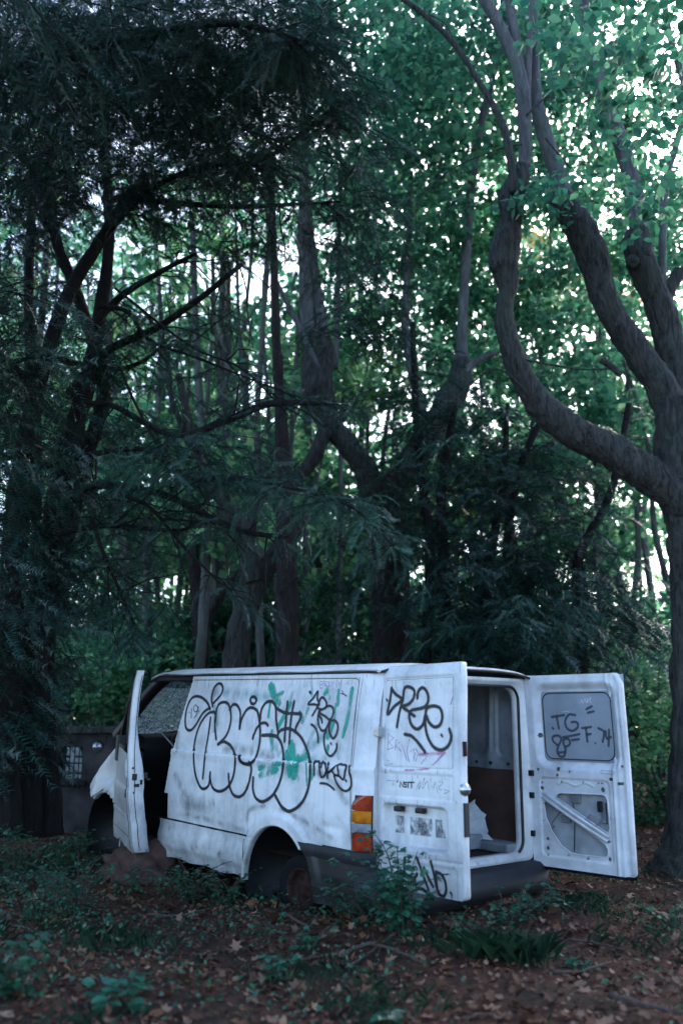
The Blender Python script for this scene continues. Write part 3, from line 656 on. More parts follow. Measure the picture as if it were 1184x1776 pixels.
mb = MB(); mb.loft([[(1.10+b, dd_y(1.1, z)+c_, z) for b, c_ in ((-.01, 0), (.004, -.01), (.010, -.04), (.006, -.06-.07*sstep(1.5, 1.0, z)), (-.02, -.07-.07*sstep(1.5, 1.0, z)))] for z in np.linspace(.39, 1.925, 50)], closed=False); mb.build('shut_face', M['paint'], dd, True)
mb = MB(); mb.loft([[(.02, dd_y(.1, z)-.12, z), (1.08, dd_y(1, z)-.13, z)] for z in (.39, .8, 1.22)], closed=False); mb.build('door_trim', M['black'], dd)
mb = MB()
fr = [(u, dd_top(u)-.035) for u in np.linspace(.03, 1.06, 14)]; mb.tube([(u, dd_y(u, z)-.02, z) for u, z in fr], .028, 6); mb.tube([(1.04, dd_y(1, z)+.004, z) for z in np.linspace(1.22, 1.90, 8)], .02, 6)
mb.tube([(.02, dd_y(0, 1.25)-.01, 1.24), (1.06, dd_y(1, 1.22), 1.225)], .02, 6); mb.build('window_frame', M['black'], dd, True)
hy = dd_y(1.0, 1.10); mb = MB(); mb.box((.93, hy-.02, 1.03), (1.05, hy+.016, 1.15), bev=.012); mb.build('door_handle', M['black'], dd)
hy = dd_y(.96, .86); mb = MB(); mb.box((.945, hy-.02, .83), (.97, hy+.006, .90), bev=.004); mb.build('lock_hole', M['black'], dd)
mb = MB(); mb.tube([(.985, dd_y(.985, z)+.001, z) for z in np.linspace(.40, 1.20, 20)], .0028, 5); mb.tube([(u, dd_y(u, .50)+.001, .50+.0*u) for u in np.linspace(.05, .95, 12)], .002, 5)
mb.tube([(1.112, dd_y(1.1, z)-.055, z) for z in np.linspace(.42, 1.88, 30)], .003, 5); mb.build('door_seam', M['groove'], dd)
yb_ = lambda z: dd_y(1.1, z)
mb = MB(); mb.box((1.105, yb_(1.02)-.075, .985), (1.118, yb_(1.02)-.035, 1.04)); mb.box((1.105, yb_(1.1)-.05, 1.08), (1.116, yb_(1.1)-.035, 1.095)); mb.box((1.105, yb_(.93)-.09, .93), (1.118, yb_(.93)-.045, .955)); mb.box((1.105, yb_(.88)-.06, .875), (1.116, yb_(.88)-.045, .89)); mb.build('latch_hole', M['black'], dd)
mb = MB(); mb.box((1.108, -.09, 1.0), (1.114, -.06, 1.05)); mb.box((1.110, -.05, .95), (1.116, -.03, .99)); mb.box((1.109, -.115, .985), (1.115, -.085, 1.0)); mb.build('striker_holes', M['black'], dd)
mb = MB(); mb.box((-.03, -.06, 1.08), (.10, .03, 1.33), bev=.02); mb.build('mirror_base', M['black'], dd)
# rear wheel (deflated, half sunk in the litter)
whl = MB(); whl.lathe([(.15, .08), (.20, .10), (.235, .09), (.25, .04), (.25, -.06), (.22, -.10), (.15, -.09)], (-.10, .74, .32), (0, 1, 0), 32); wo = whl.build('rear_wheel', M['rubber'], van, True)
mb = MB(); mb.lathe([(0, .05), (.05, .055), (.06, .03), (.12, .02), (.13, .05), (.15, .09), (.155, .07), (.14, -.05)], (-.10, .74, .32), (0, 1, 0), 32); mb.build('rim', M['rust'], wo, True)
mb = MB(); mb.tube([(-.1, -.8, .34), (-.1, .70, .34)], .05, 10); mb.build('rear_axle', M['rust'], van)

# a crumpled pale sheet lying in the cargo bay
g_ = MB(); R_ = []
for i in range(9):
    row = []
    for j in range(9):
        u, v_ = i/8, j/8; x = -.55+.42*u; y = -.70+.34*u; hgt = .42*(1-u)*(1-.0*v_)+.02
        row.append(VM @ Vector((x+.02*math.sin(j*2.1)+(.18)*v_-.12, y+.30*v_*(u)+.03*math.sin(i*1.7+j), .56+.06+.30*v_*(1-.8*u)+.012*math.sin(i*2.3+j*1.9))))
    R_.append(row)
g_.loft(R_, closed=False); o = g_.build('crumpled_sheet', M['sheet'], None, True); tag(o, 'crumpled pale grey sheet slumped inside the open cargo bay', 'sheet')

# ------------------------------------------------------------ graffiti: ribbons of paint laid on the panels
def bvh_of(obj, mtx):
    me = obj.data; return BVHTree.FromPolygons([mtx @ v.co for v in me.vertices], [tuple(p.vertices) for p in me.polygons])
ro = VI @ CAM; r3 = VI.to_3x3()
class Tag:
    def __init__(s, name, parent, bvh, mtx, mat, crop, base=.0022):
        s.n, s.p, s.b, s.m, s.mat, s.crop, s.off = name, parent, bvh, mtx.inverted(), mat, crop, base; s.v = []; s.f = []; s.uv = []
    def px(s, q): return s.crop[0]+q[0]/s.crop[2], s.crop[1]+q[1]/s.crop[2]
    def stroke(s, pts, wd=.016, k=6, nacross=2, smooth=True):
        P = spline(pts, k) if smooth and len(pts) > 2 else np.array(pts, float) if smooth else np.array(pts, float)
        if len(P) == 2: P = np.array([P[0]+(P[1]-P[0])*t for t in np.linspace(0, 1, 6)])
        H = []
        for q in P:
            a, b = s.px(q); loc, nr, _, _ = s.b.ray_cast(ro, (r3 @ ray(a, b)).normalized())
            if loc is None: continue
            if nr.dot(ro-loc) < 0: nr = -nr
            H.append((loc, nr))
        if len(H) < 2: return s
        tot = 0; base = len(s.v); m = nacross+1; n = len(H)
        t0 = (H[0][0]-H[1][0]).normalized(); t1 = (H[-1][0]-H[-2][0]).normalized()
        H = [(H[0][0]+t0*wd*.4, H[0][1])]+H+[(H[-1][0]+t1*wd*.4, H[-1][1])]; n = len(H)
        for i, (loc, nr) in enumerate(H):
            t = H[min(i+1, n-1)][0]-H[max(i-1, 0)][0]; sd_ = t.cross(nr).normalized(); tap = .55 if i in (0, n-1) else 1
            for j in range(m):
                e = (j/nacross-.5)*wd*tap; q = loc+sd_*e; l2, n2, _, _ = s.b.ray_cast(q+nr*.03, -nr, .08)
                q = (l2 if l2 else q)+nr*(s.off+.00002*i); s.v.append(s.m @ q); s.uv.append((i/n, j/nacross))
        s.f += [(base+i*m+j, base+i*m+j+1, base+(i+1)*m+j+1, base+(i+1)*m+j) for i in range(n-1) for j in range(nacross)]
        s.off += .00012; return s
    def dot(s, c, r=6, wd=.018):
        return s.stroke([(c[0]-r*.3, c[1]-r*.4), (c[0], c[1]), (c[0]+r*.2, c[1]+r*.5)], wd)
    def build(s):
        me = bpy.data.meshes.new(s.n); me.from_pydata([tuple(v) for v in s.v], [], s.f); uvl = me.uv_layers.new(name='UVMap')
        for l in me.loops: uvl.data[l.index].uv = s.uv[l.vertex_index]
        return link(s.n, me, s.mat, s.p)
I4 = Matrix.Identity(4); A = (300, 1130, 3.289); E_ = (500, 1160, 7.4); L3 = (620, 1130, 3.947); R4 = (880, 1130, 3.947)
bs = bvh_of(side, I4); bl = bvh_of(dl, DLm); bg_ = bvh_of(gl, DRm)
T = Tag('teal_smear', side, bs, I4, M['sp_teal'], A, .0012)
for a, wd in (([(560, 200), (575, 240), (600, 290)], .10), ([(585, 255), (625, 235)], .05), ([(555, 290), (545, 370)], .04), ([(600, 430), (650, 340), (670, 300)], .06), ([(565, 460), (565, 560)], .06),
              ([(675, 540), (685, 620), (690, 695)], .12), ([(650, 580), (665, 700)], .07), ([(715, 600), (712, 700)], .05), ([(495, 668), (560, 645), (620, 640)], .05), ([(500, 705), (545, 690), (590, 672)], .07),
              ([(740, 400), (770, 330)], .05), ([(870, 235), (890, 215), (900, 270)], .07), ([(945, 225), (940, 300)], .045), ([(928, 300), (920, 390), (905, 440)], .03), ([(1022, 215), (1005, 330), (985, 430)], .05),
              ([(980, 440), (970, 480)], .05), ([(945, 520), (948, 600)], .06), ([(885, 480), (910, 420)], .07), ([(885, 545), (880, 570)], .05), ([(760, 640), (765, 760)], .03), ([(800, 640), (792, 720)], .05), ([(700, 640), (760, 600)], .08), ([(725, 350), (740, 390)], .05)):
    T.stroke(a, wd, nacross=4)
T.build()
T = Tag('pale_teal_smear', side, bs, I4, M['sp_faint'], A, .0008)
for a, wd in (([(640, 420), (620, 520), (640, 640)], .16), ([(740, 600), (790, 480), (830, 400)], .07), ([(560, 500), (600, 570), (630, 600)], .08), ([(790, 185), (795, 260)], .05), ([(500, 650), (640, 690), (700, 720)], .12), ([(680, 240), (655, 330)], .05), ([(240, 330), (250, 400)], .10), ([(730, 620), (860, 610)], .09), ([(770, 560), (860, 480)], .1), ([(300, 230), (560, 260)], .12)):
    T.stroke(a, wd, nacross=4)
T.build()
T = Tag('bubble_letter_graffiti', side, bs, I4, M['sp_black'], A, .0026); W_ = .033
for a in ([(213, 328), (195, 288), (155, 258), (112, 264), (84, 315), (72, 380), (76, 435), (100, 450), (128, 425), (152, 385), (178, 345), (212, 322)],
          [(228, 312), (222, 262), (240, 203), (268, 182), (286, 205), (276, 245), (248, 278), (228, 300)],
          [(248, 500), (241, 430), (245, 360), (225, 345), (190, 365), (150, 430), (125, 520), (120, 610), (130, 700), (155, 768), (180, 783), (206, 760), (215, 690)],
          [(216, 378), (203, 480), (186, 580), (172, 722)],
          [(240, 400), (255, 315), (285, 290), (318, 302), (333, 370), (322, 440), (298, 490), (256, 532), (292, 514), (332, 540), (355, 595), (352, 680), (333, 745), (300, 785), (262, 797), (228, 775), (212, 715)],
          [(325, 330), (345, 303), (370, 310), (386, 352), (381, 445), (392, 390), (420, 335), (452, 320), (484, 345), (497, 420), (498, 500), (480, 590), (450, 633), (410, 640), (382, 622), (376, 595)],
          [(318, 700), (325, 770), (345, 815), (375, 829), (405, 812), (430, 762), (447, 690), (446, 650), (436, 630)],
          [(478, 278), (470, 262), (452, 260), (443, 276), (450, 296), (468, 297), (478, 278)],
          [(498, 395), (507, 330), (535, 290), (568, 287), (588, 320), (590, 390), (602, 468)],
          [(457, 495), (475, 445), (503, 412), (530, 408), (543, 422)],
          [(512, 478), (560, 477), (600, 492), (625, 545), (632, 620), (620, 710), (595, 780), (560, 830), (512, 856), (475, 835), (458, 785), (460, 720)],
          [(600, 468), (620, 448), (665, 440), (710, 466), (745, 512), (775, 590), (783, 660), (777, 760), (750, 840), (710, 888), (660, 911), (620, 882), (585, 820)],
          [(590, 322), (640, 350), (700, 354), (732, 358), (725, 388), (703, 432), (702, 460)],
          [(655, 288), (645, 400), (638, 512)], [(692, 286), (674, 390), (665, 522)]):
    T.stroke(a, W_)
T.stroke([(380, 595), (390, 625), (420, 642), (445, 640)], .034); T.stroke([(512, 478), (560, 478), (600, 486)], .032); T.stroke([(585, 820), (620, 882), (660, 911)], .028)
T.stroke([(109, 325), (107, 380)], .011); T.stroke([(145, 318), (130, 305), (120, 325), (130, 345), (145, 332), (146, 315), (140, 355), (124, 377)], .010); T.dot((96, 348), 5, .01); T.dot((151, 340), 5, .01)
T.build()
T = Tag('spray_tag', side, bs, I4, M['sp_black'], E_, .0050)
for a in ([(330, 455), (258, 452), (325, 375), (382, 290), (377, 380), (402, 462), (330, 455)], [(313, 598), (370, 500), (400, 420), (432, 368), (472, 390), (497, 450), (478, 500), (430, 522), (385, 505)],
          [(425, 520), (395, 560), (470, 605), (530, 655)], [(480, 500), (530, 475), (576, 502), (582, 560), (560, 630), (530, 655)],
          [(395, 560), (385, 610), (385, 670), (402, 745), (440, 793), (482, 780), (510, 725), (532, 680), (572, 660), (612, 672), (640, 730), (630, 815), (600, 880), (572, 890), (542, 835), (527, 765), (540, 690)],
          [(438, 690), (428, 640), (402, 600), (415, 545)], [(490, 790), (465, 850), (463, 950), (480, 1040), (520, 1108), (560, 1115), (600, 1072), (625, 1020), (627, 965)], [(300, 715), (340, 745), (370, 800), (385, 870), (388, 942)]):
    T.stroke(a, .024)
T.dot((287, 305), 22, .028); T.dot((553, 960), 20, .018); T.build()
T = Tag('spray_tag', side, bs, I4, M['sp_black'], E_, .0050)
for a in ([(335, 1362), (335, 1280), (336, 1200), (375, 1190), (402, 1192), (400, 1250), (410, 1330), (425, 1382), (460, 1380), (487, 1320), (478, 1240), (445, 1195), (425, 1260)], [(520, 1205), (508, 1300), (505, 1400)],
          [(512, 1335), (565, 1290), (622, 1242), (690, 1238), (742, 1242), (730, 1320), (710, 1420), (655, 1372), (602, 1358), (568, 1312)], [(632, 1250), (650, 1370)],
          [(592, 1370), (622, 1460), (680, 1540), (742, 1567), (790, 1540), (814, 1480), (806, 1400), (787, 1330), (786, 1252)], [(415, 1468), (490, 1475), (550, 1510), (590, 1550)]):
    T.stroke(a, .022)
T.dot((745, 1435), 24, .018); T.build()
T = Tag('marker_scribble', side, bs, I4, M['sp_purple'], E_, .0035)
for a in ([(415, 250), (405, 165), (460, 160), (450, 190), (415, 205), (455, 215), (450, 245), (415, 250)], [(470, 230), (465, 165), (500, 165), (490, 195), (470, 200), (505, 230)], [(520, 165), (525, 225), (550, 235), (565, 165)],
          [(575, 270), (585, 170)], [(590, 200), (615, 170), (625, 230)], [(640, 165), (660, 200), (685, 165)], [(660, 200), (655, 250)]):
    T.stroke(a, .009, smooth=False)
T.build()
T = Tag('marker_scribble', side, bs, I4, M['sp_black'], E_, .0035)
T.stroke([(680, 320), (715, 325), (745, 350)], .010); T.stroke([(685, 280), (705, 300), (700, 325)], .006); T.stroke([(770, 170), (755, 200)], .005); T.build()
M['sp_dirt'] = spray_mat('grime', (.12, .12, .125), .5, .38, 8, 9); M['sp_drip'] = spray_mat('run_down_dirt', (.10, .085, .07), .5, .45, 30)
T = Tag('grime_smudge', side, bs, I4, M['sp_dirt'], A, .0005)
for a, wd in (([(60, 850), (130, 880), (210, 875)], .20), ([(20, 720), (60, 800), (80, 900)], .14), ([(30, 930), (200, 960), (400, 1020)], .07), ([(240, 230), (250, 330), (240, 420)], .16), ([(420, 960), (440, 900), (520, 880)], .06), ([(840, 700), (930, 760), (990, 860)], .10), ([(30, 480), (20, 560)], .1), ([(620, 900), (740, 960), (900, 1060)], .06), ([(300, 560), (420, 560), (560, 600)], .12)):
    T.stroke(a, wd, nacross=4)
T.build()
T = Tag('dirt_streaks', side, bs, I4, M['sp_drip'], A, .0007)
for _ in range(46):
    x = random.uniform(90, 1130); y = random.choice((122, 158)); l = random.uniform(8, 60); T.stroke([(x, y), (x-l*.08, y+l*.5), (x-l*.1, y+l)], random.uniform(.004, .010))
T.build()
T = Tag('dirt_streaks', dl, bl, DLm, M['sp_drip'], L3, .0007)
for _ in range(40):
    x = random.uniform(190, 690); y = random.choice((200, 805, 845, 1015, 1385, 1460)); l = random.uniform(8, 50); T.stroke([(x, y), (x, y+l*.5), (x+l*.03, y+l)], random.uniform(.004, .012))
T.build()
# left rear door
T = Tag('spray_tag', dl, bl, DLm, M['sp_black'], L3, .0024)
for a in ([(250, 248), (240, 320), (220, 428), (268, 372), (320, 326), (278, 290), (250, 252)], [(284, 512), (300, 420), (325, 330), (338, 250), (372, 237), (405, 262), (400, 312), (370, 352), (326, 374), (358, 400), (405, 436)],
          [(425, 312), (435, 262), (465, 241), (495, 275), (500, 332), (476, 372), (425, 388), (383, 400), (370, 445), (388, 502), (425, 525), (462, 495), (480, 430), (492, 382), (535, 364), (580, 378), (597, 430), (584, 488), (545, 509), (508, 480), (490, 435)],
          [(478, 440), (480, 510), (500, 590), (540, 650), (592, 664), (635, 635), (656, 580), (645, 522)], [(338, 563), (385, 575), (430, 620), (476, 682)]):
    T.stroke(a, .031)
T.dot((218, 330), 10, .022); T.dot((592, 565), 12, .022); T.build()
T = Tag('spray_tag', dl, bl, DLm, M['sp_black'], L3, .0024)
for a in ([(330, 1410), (326, 1470), (330, 1532)], [(412, 1405), (440, 1480), (468, 1560), (492, 1642), (445, 1618), (408, 1612), (400, 1560)], [(462, 1475), (490, 1540), (522, 1600)], [(508, 1430), (530, 1520), (545, 1595)],
          [(545, 1500), (545, 1580), (563, 1648), (595, 1668), (613, 1622), (602, 1555), (578, 1515), (555, 1505)], [(345, 1625), (380, 1570), (415, 1520)]):
    T.stroke(a, .028)
T.dot((648, 1648), 18, .018); T.stroke([(648, 1650), (650, 1685)], .006); T.build()
T = Tag('marker_scribble', dl, bl, DLm, M['sp_purple'], L3, .0018)
for a in ([(218, 670), (225, 560), (262, 590), (228, 620), (262, 655), (218, 670)], [(270, 670), (275, 600), (300, 620), (275, 640), (310, 680)], [(320, 640), (335, 690), (350, 740)], [(370, 590), (350, 680), (365, 750)], [(375, 680), (400, 660), (395, 750), (410, 690)],
          [(410, 660), (430, 690), (410, 745)], [(450, 760), (490, 710), (440, 690), (500, 690)], [(530, 770), (600, 700)], [(655, 350), (670, 300)]):
    T.stroke(a, .010, smooth=False)
T.build()
T = Tag('marker_scribble', dl, bl, DLm, M['sp_pink'], L3, .0016)
T.stroke([(340, 808), (420, 806), (500, 797)], .022); T.stroke([(520, 770), (600, 690)], .010); T.stroke([(440, 700), (610, 685)], .03); T.build()
T = Tag('worn_badge_lettering', dl, bl, DLm, M['sp_black'], L3, .0020)
for a in ([(285, 882), (283, 892)], [(300, 922), (303, 888), (323, 924), (327, 888)], [(349, 893), (333, 893), (332, 906), (347, 908), (346, 923), (330, 923)], [(358, 892), (357, 926)], [(364, 891), (398, 891)], [(381, 891), (380, 928)]):
    T.stroke(a, .012, smooth=False)
T.build()
T = Tag('worn_badge_lettering', dl, bl, DLm, M['sp_grey'], L3, .0020)
for a in ([(215, 882), (245, 882)], [(230, 882), (230, 916)], [(251, 916), (253, 883), (273, 885), (270, 899), (253, 900), (274, 916)]): T.stroke(a, .007, smooth=False)
for a in ([(412, 940), (445, 870), (430, 940), (470, 860), (455, 935), (490, 880), (500, 940)], [(510, 870), (525, 930), (545, 880), (530, 940)], [(560, 960), (555, 890), (600, 890), (565, 930), (640, 945), (600, 965)], [(215, 742), (228, 750)], [(215, 770), (268, 765)]):
    T.stroke(a, .008)
T.build()
# finger writing on the misted glass of the right door
T = Tag('finger_writing', gl, bg_, DRm, M['sp_glass'], R4, .0020)
for a in ([(312, 446), (395, 432)], [(345, 440), (352, 480), (360, 522)], [(472, 432), (432, 428), (404, 470), (414, 520), (455, 540), (490, 512), (482, 480), (448, 480)], [(550, 390), (586, 370)], [(560, 415), (598, 405)],
          [(350, 640), (318, 608), (322, 580), (358, 574), (376, 600), (358, 640), (348, 680), (366, 715), (395, 712), (405, 670), (390, 620), (402, 595), (430, 602), (434, 632), (408, 650)], [(388, 585), (440, 575), (500, 562)], [(450, 603), (496, 597)],
          [(520, 520), (580, 512)], [(545, 520), (555, 612)], [(550, 565), (578, 560)], [(632, 520), (668, 545), (660, 612)], [(680, 540), (688, 590), (716, 580)], [(704, 530), (700, 640)], [(360, 690), (398, 686)], [(318, 522), (322, 526)]):
    T.stroke(a, .025)
T.dot((610, 622), 5, .015); T.build()
T = Tag('white_scribble', gl, bg_, DRm, M['sp_white'], R4, .0028)
T.stroke([(505, 350), (520, 325), (525, 350), (540, 320), (548, 348), (560, 315), (556, 345), (580, 305), (575, 340), (585, 345)], .006); T.stroke([(385, 410), (410, 405), (440, 412)], .005); T.build()

# ------------------------------------------------------------ trees
def limb(mb, pts, Y=None, n=12, k=5, nz=.05):
    """pts (px, py, radius[, depth]) read off the photograph at depth Y -> world path"""
    P = [(*at(p[0], p[1], p[3] if len(p) > 3 else Y), p[2]) for p in pts]
    big = P[0][3] > .085; S = spline(P, k*3 if big else k); mb.tube([s[:3] for s in S], [max(.006, s[3]) for s in S], n*2 if big else n, 0 if big else nz, ridge=.17 if big else 0); return S[::3] if big else S
def knob(mb, c, r, squash=1.25):
    bm = bmesh.new(); bmesh.ops.create_icosphere(bm, subdivisions=3, radius=1)
    for v in bm.verts:
        d = v.co.normalized(); q = 1+.10*math.sin(d.x*7+c[0])*math.cos(d.z*6)+.08*math.sin(d.y*11+d.z*9)+random.uniform(-.03, .03)
        v.co = Vector((d.x*r*q, d.y*r*q, d.z*r*squash*q))+Vector(c)
    bm.verts.index_update(); mb.add([v.co for v in bm.verts], [[v.index for v in f.verts] for f in bm.faces]); bm.free()
def tree_root(name, loc, label, cat='tree', group=None):
    r = empty(name, loc); tag(r, label, cat, group); return r
def part(mbm, name, mat, root, smooth=True):
    o = mbm.build(name, mat, None, smooth); o.parent = root; o.matrix_parent_inverse = Matrix.Translation(-Vector(root.location)); return o
def crown(root, name, mat, chunks, size, upb=.5, var=.35):
    v, f = leaves(np.concatenate(chunks), size, var, upb); o = link(name, npmesh(name, v, f), mat); o.parent = root
    o.matrix_parent_inverse = Matrix.Translation(-Vector(root.location)); return o
def pxc(px, py, Y, rx, ry, rz_, ncl, per, cr=.5, flat=.5, shell=.2):
    return crown_pts(at(px, py, Y), (rx, ry, rz_), ncl, per, cr, flat, shell)

# foreground pollard at the right
R1 = tree_root('pollard_tree', at(1205, 1520, 8.75), 'thick dark pollarded tree with knobbly curved limbs at the right edge beside the open door')
mb = MB(); Y = 8.7
limb(mb, [(1200, 1545, .44), (1200, 1515, .38), (1203, 1470, .29), (1207, 1400, .25), (1208, 1200, .235), (1206, 1000, .24), (1200, 900, .26), (1190, 830, .28), (1183, 760, .27), (1182, 700, .24)], Y, 16)
part(mb, 'trunk', M['bark'], R1)
mb = MB()
limb(mb, [(1195, 880, 0.194), (1150, 842, 0.185), (1100, 808, 0.172), (1050, 778, 0.163), (990, 747, 0.158), (945, 710, 0.145), (912, 665, 0.123), (890, 615, 0.119), (873, 560, 0.101), (876, 520, 0.088), (880, 490, 0.119, 8.6), (872, 445, 0.150, 8.6), (880, 410, 0.141), (888, 380, 0.114), (886, 345, 0.141), (895, 318, 0.123), (907, 290, 0.084)], Y-.1, 14)
part(mb, 'limb', M['bark'], R1)
mb = MB()
limb(mb, [(1190, 800, 0.202), (1160, 700, 0.167), (1115, 625, 0.150), (1070, 560, 0.136), (1045, 510, 0.136), (1028, 450, 0.163), (1010, 405, 0.167), (985, 365, 0.150), (970, 335, 0.106)], Y+.1, 14)
part(mb, 'limb', M['bark'], R1)
mb = MB()
limb(mb, [(1190, 720, 0.194), (1165, 610, 0.158), (1142, 530, 0.150), (1118, 470, 0.150), (1104, 430, 0.145), (1106, 400, 0.114)], Y+.35, 14)
limb(mb, [(1170, 690, 0.088), (1150, 600, 0.097), (1152, 520, 0.079), (1180, 470, 0.070)], Y+.5, 10)
part(mb, 'limb', M['bark'], R1)
mb = MB()
limb(mb, [(905, 325, 0.079), (910, 250, 0.072), (907, 170, 0.084), (895, 110, 0.075), (868, 50, 0.070), (835, -10, 0.066), (800, -70, 0.062)], 8.6, 10)
limb(mb, [(903, 170, 0.053), (898, 90, 0.062), (885, 20, 0.053), (875, -60, 0.044)], 8.65, 10); limb(mb, [(912, 200, 0.044), (917, 80, 0.035), (921, -60, 0.031)], 8.62, 8)
part(mb, 'shoot', M['barksmooth'], R1)
mb = MB(); limb(mb, [(889, 335, 0.040), (884, 270, 0.044), (868, 210, 0.040), (835, 150, 0.035), (790, 80, 0.032), (735, 25, 0.030), (670, -20, 0.026)], 8.4, 8); part(mb, 'shoot', M['bark'], R1)
mb = MB()
for x, y, r in ((862, 460, 0.084), (893, 350, 0.079), (874, 345, 0.056), (1040, 440, 0.084), (1012, 405, 0.084), (1118, 440, 0.074), (1096, 455, 0.074)):
    knob(mb, at(x, y, 8.55 if x < 950 else 8.75 if x < 1060 else 8.95), r, 1.15)
limb(mb, [(1075, 650, 0.033), (1055, 632, 0.037), (1040, 625, 0.033)], 8.5, 8)
part(mb, 'burr', M['bark'], R1)
mb = MB()
for P_ in ([(905, 250, 0.011), (860, 260, 0.009), (790, 290, 0.008), (740, 330, 0.007), (705, 400, 0.007), (690, 480, 0.005)], [(912, 200, 0.011), (960, 160, 0.008), (1020, 150, 0.007)], [(1060, 220, 0.011), (1100, 150, 0.008), (1150, 120, 0.007)], [(945, 240, 0.011), (1000, 300, 0.008), (1040, 300, 0.007)], [(890, 620, 0.013), (1000, 640, 0.009), (1080, 645, 0.007), (1150, 700, 0.006)], [(790, 80, 0.009), (770, 40, 0.007), (730, 20, 0.006)], [(640, 20, 0.009), (600, 60, 0.007), (570, 110, 0.006)], [(930, 700, 0.011), (860, 640, 0.009), (780, 700, 0.007)]): limb(mb, P_, 8.5, 6)
part(mb, 'twigs', M['bark'], R1)
mb = MB(); limb(mb, [(985, 370, 0.110), (962, 290, 0.092), (938, 215, 0.079), (928, 150, 0.062), (926, 60, 0.051), (924, -60, 0.044)], Y+.1, 10); part(mb, 'shoot', M['barksmooth'], R1)
mb = MB(); limb(mb, [(1107, 420, 0.101), (1100, 340, 0.092), (1078, 255, 0.088), (1050, 180, 0.075), (1030, 110, 0.066), (1015, 30, 0.062), (1008, -60, 0.053)], Y+.35, 10)
limb(mb, [(1148, 520, 0.048), (1148, 400, 0.044), (1155, 310, 0.040), (1175, 240, 0.040), (1188, 160, 0.044), (1160, 60, 0.040), (1145, -50, 0.040)], Y+.5, 8); part(mb, 'shoot', M['barksmooth'], R1)
v_ = [pxc(x, y, Yd, .45, .5, .5, 9, 22, .28) for x, y, Yd in ((1040, 90, 6.8), (1130, 170, 7.0), (1080, 260, 7.6), (1150, 60, 6.5), (1150, 330, 8), (1000, 20, 7.4), (925, 330, 8.4), (1080, 20, 7))]
crown(R1, 'crown', M['lime_leaf'], v_, .105, .2)

crown(R1, 'upper_crown', M['lime_leaf'], [pxc(x, y, Yd, 1.0, 1.2, .8, 18, 62, .5) for x, y, Yd in ((640, 60, 10), (740, 60, 11), (700, 180, 11), (820, 120, 12), (960, 60, 11), (1060, 40, 12), (1000, 240, 12), (1120, 260, 12), (780, 300, 12), (900, 330, 12.5), (880, 20, 13), (1130, 120, 14), (560, 40, 12), (840, 230, 14), (940, 420, 14), (1060, 360, 14), (660, 320, 14), (760, 420, 14), (720, 30, 14), (1010, 130, 14), (560, 300, 14), (640, 180, 14), (860, 580, 14), (1150, 420, 13), (980, 500, 13), (1090, 480, 14), (700, 400, 12), (820, 480, 13), (920, 620, 13), (620, 240, 11))], .115, .4)
# forked pollard right behind the van
R2 = tree_root('pollard_tree', at(680, 1420, 12), 'broad forked pollard tree with two knobbed arms directly behind the open rear doors')
mb = MB(); limb(mb, [(680, 1420, .32), (680, 1250, .26), (678, 1060, .235), (677, 950, .23), (665, 880, .27), (655, 830, .25)], 12, 14, nz=.06); part(mb, 'trunk', M['barkred'], R2)
mb = MB(); limb(mb, [(670, 900, 0.202), (640, 825, 0.168), (605, 775, 0.151), (572, 735, 0.160), (553, 690, 0.218), (550, 640, 0.227), (552, 600, 0.210), (550, 575, 0.143)], 12, 14)
limb(mb, [(672, 900, 0.202), (700, 820, 0.168), (740, 760, 0.168), (775, 700, 0.176), (795, 665, 0.185), (800, 635, 0.134), (802, 620, 0.084)], 12.1, 14)
limb(mb, [(565, 745, 0.101), (545, 790, 0.101), (515, 830, 0.092), (470, 850, 0.084)], 11.9, 10); part(mb, 'limb', M['bark'], R2)
mb = MB()
limb(mb, [(537, 600, 0.109), (530, 500, 0.101), (527, 400, 0.092), (528, 300, 0.076), (530, 180, 0.067), (528, 60, 0.059)], 12, 10); limb(mb, [(562, 600, 0.109), (548, 500, 0.084), (538, 420, 0.071), (530, 330, 0.067), (515, 240, 0.059)], 12.05, 10)
limb(mb, [(552, 640, 0.050), (520, 570, 0.042), (495, 520, 0.038), (480, 490, 0.034)], 11.8, 8)
limb(mb, [(800, 640, 0.092), (802, 540, 0.076), (808, 440, 0.071), (815, 340, 0.067), (830, 230, 0.063), (850, 150, 0.055), (868, 60, 0.050), (872, -40, 0.042)], 12.1, 10)
limb(mb, [(795, 660, 0.059), (820, 630, 0.050), (860, 612, 0.042)], 12, 8); limb(mb, [(582, 640, 0.042), (585, 540, 0.042), (588, 420, 0.034), (590, 300, 0.029)], 12.4, 8); limb(mb, [(740, 740, 0.042), (705, 600, 0.059), (708, 430, 0.050), (712, 300, 0.042)], 12.2, 8)
part(mb, 'shoot', M['barksmooth'], R2)
crown(R2, 'crown', M['lime_leaf'], [pxc(x, y, Yd, 1.3, 1.5, 1.0, 30, 45, .45) for x, y, Yd in ((620, 90, 12), (760, 130, 13), (700, 300, 13.5), (860, 60, 13), (600, 560, 14), (760, 520, 14), (900, 200, 14))], .11, .4)

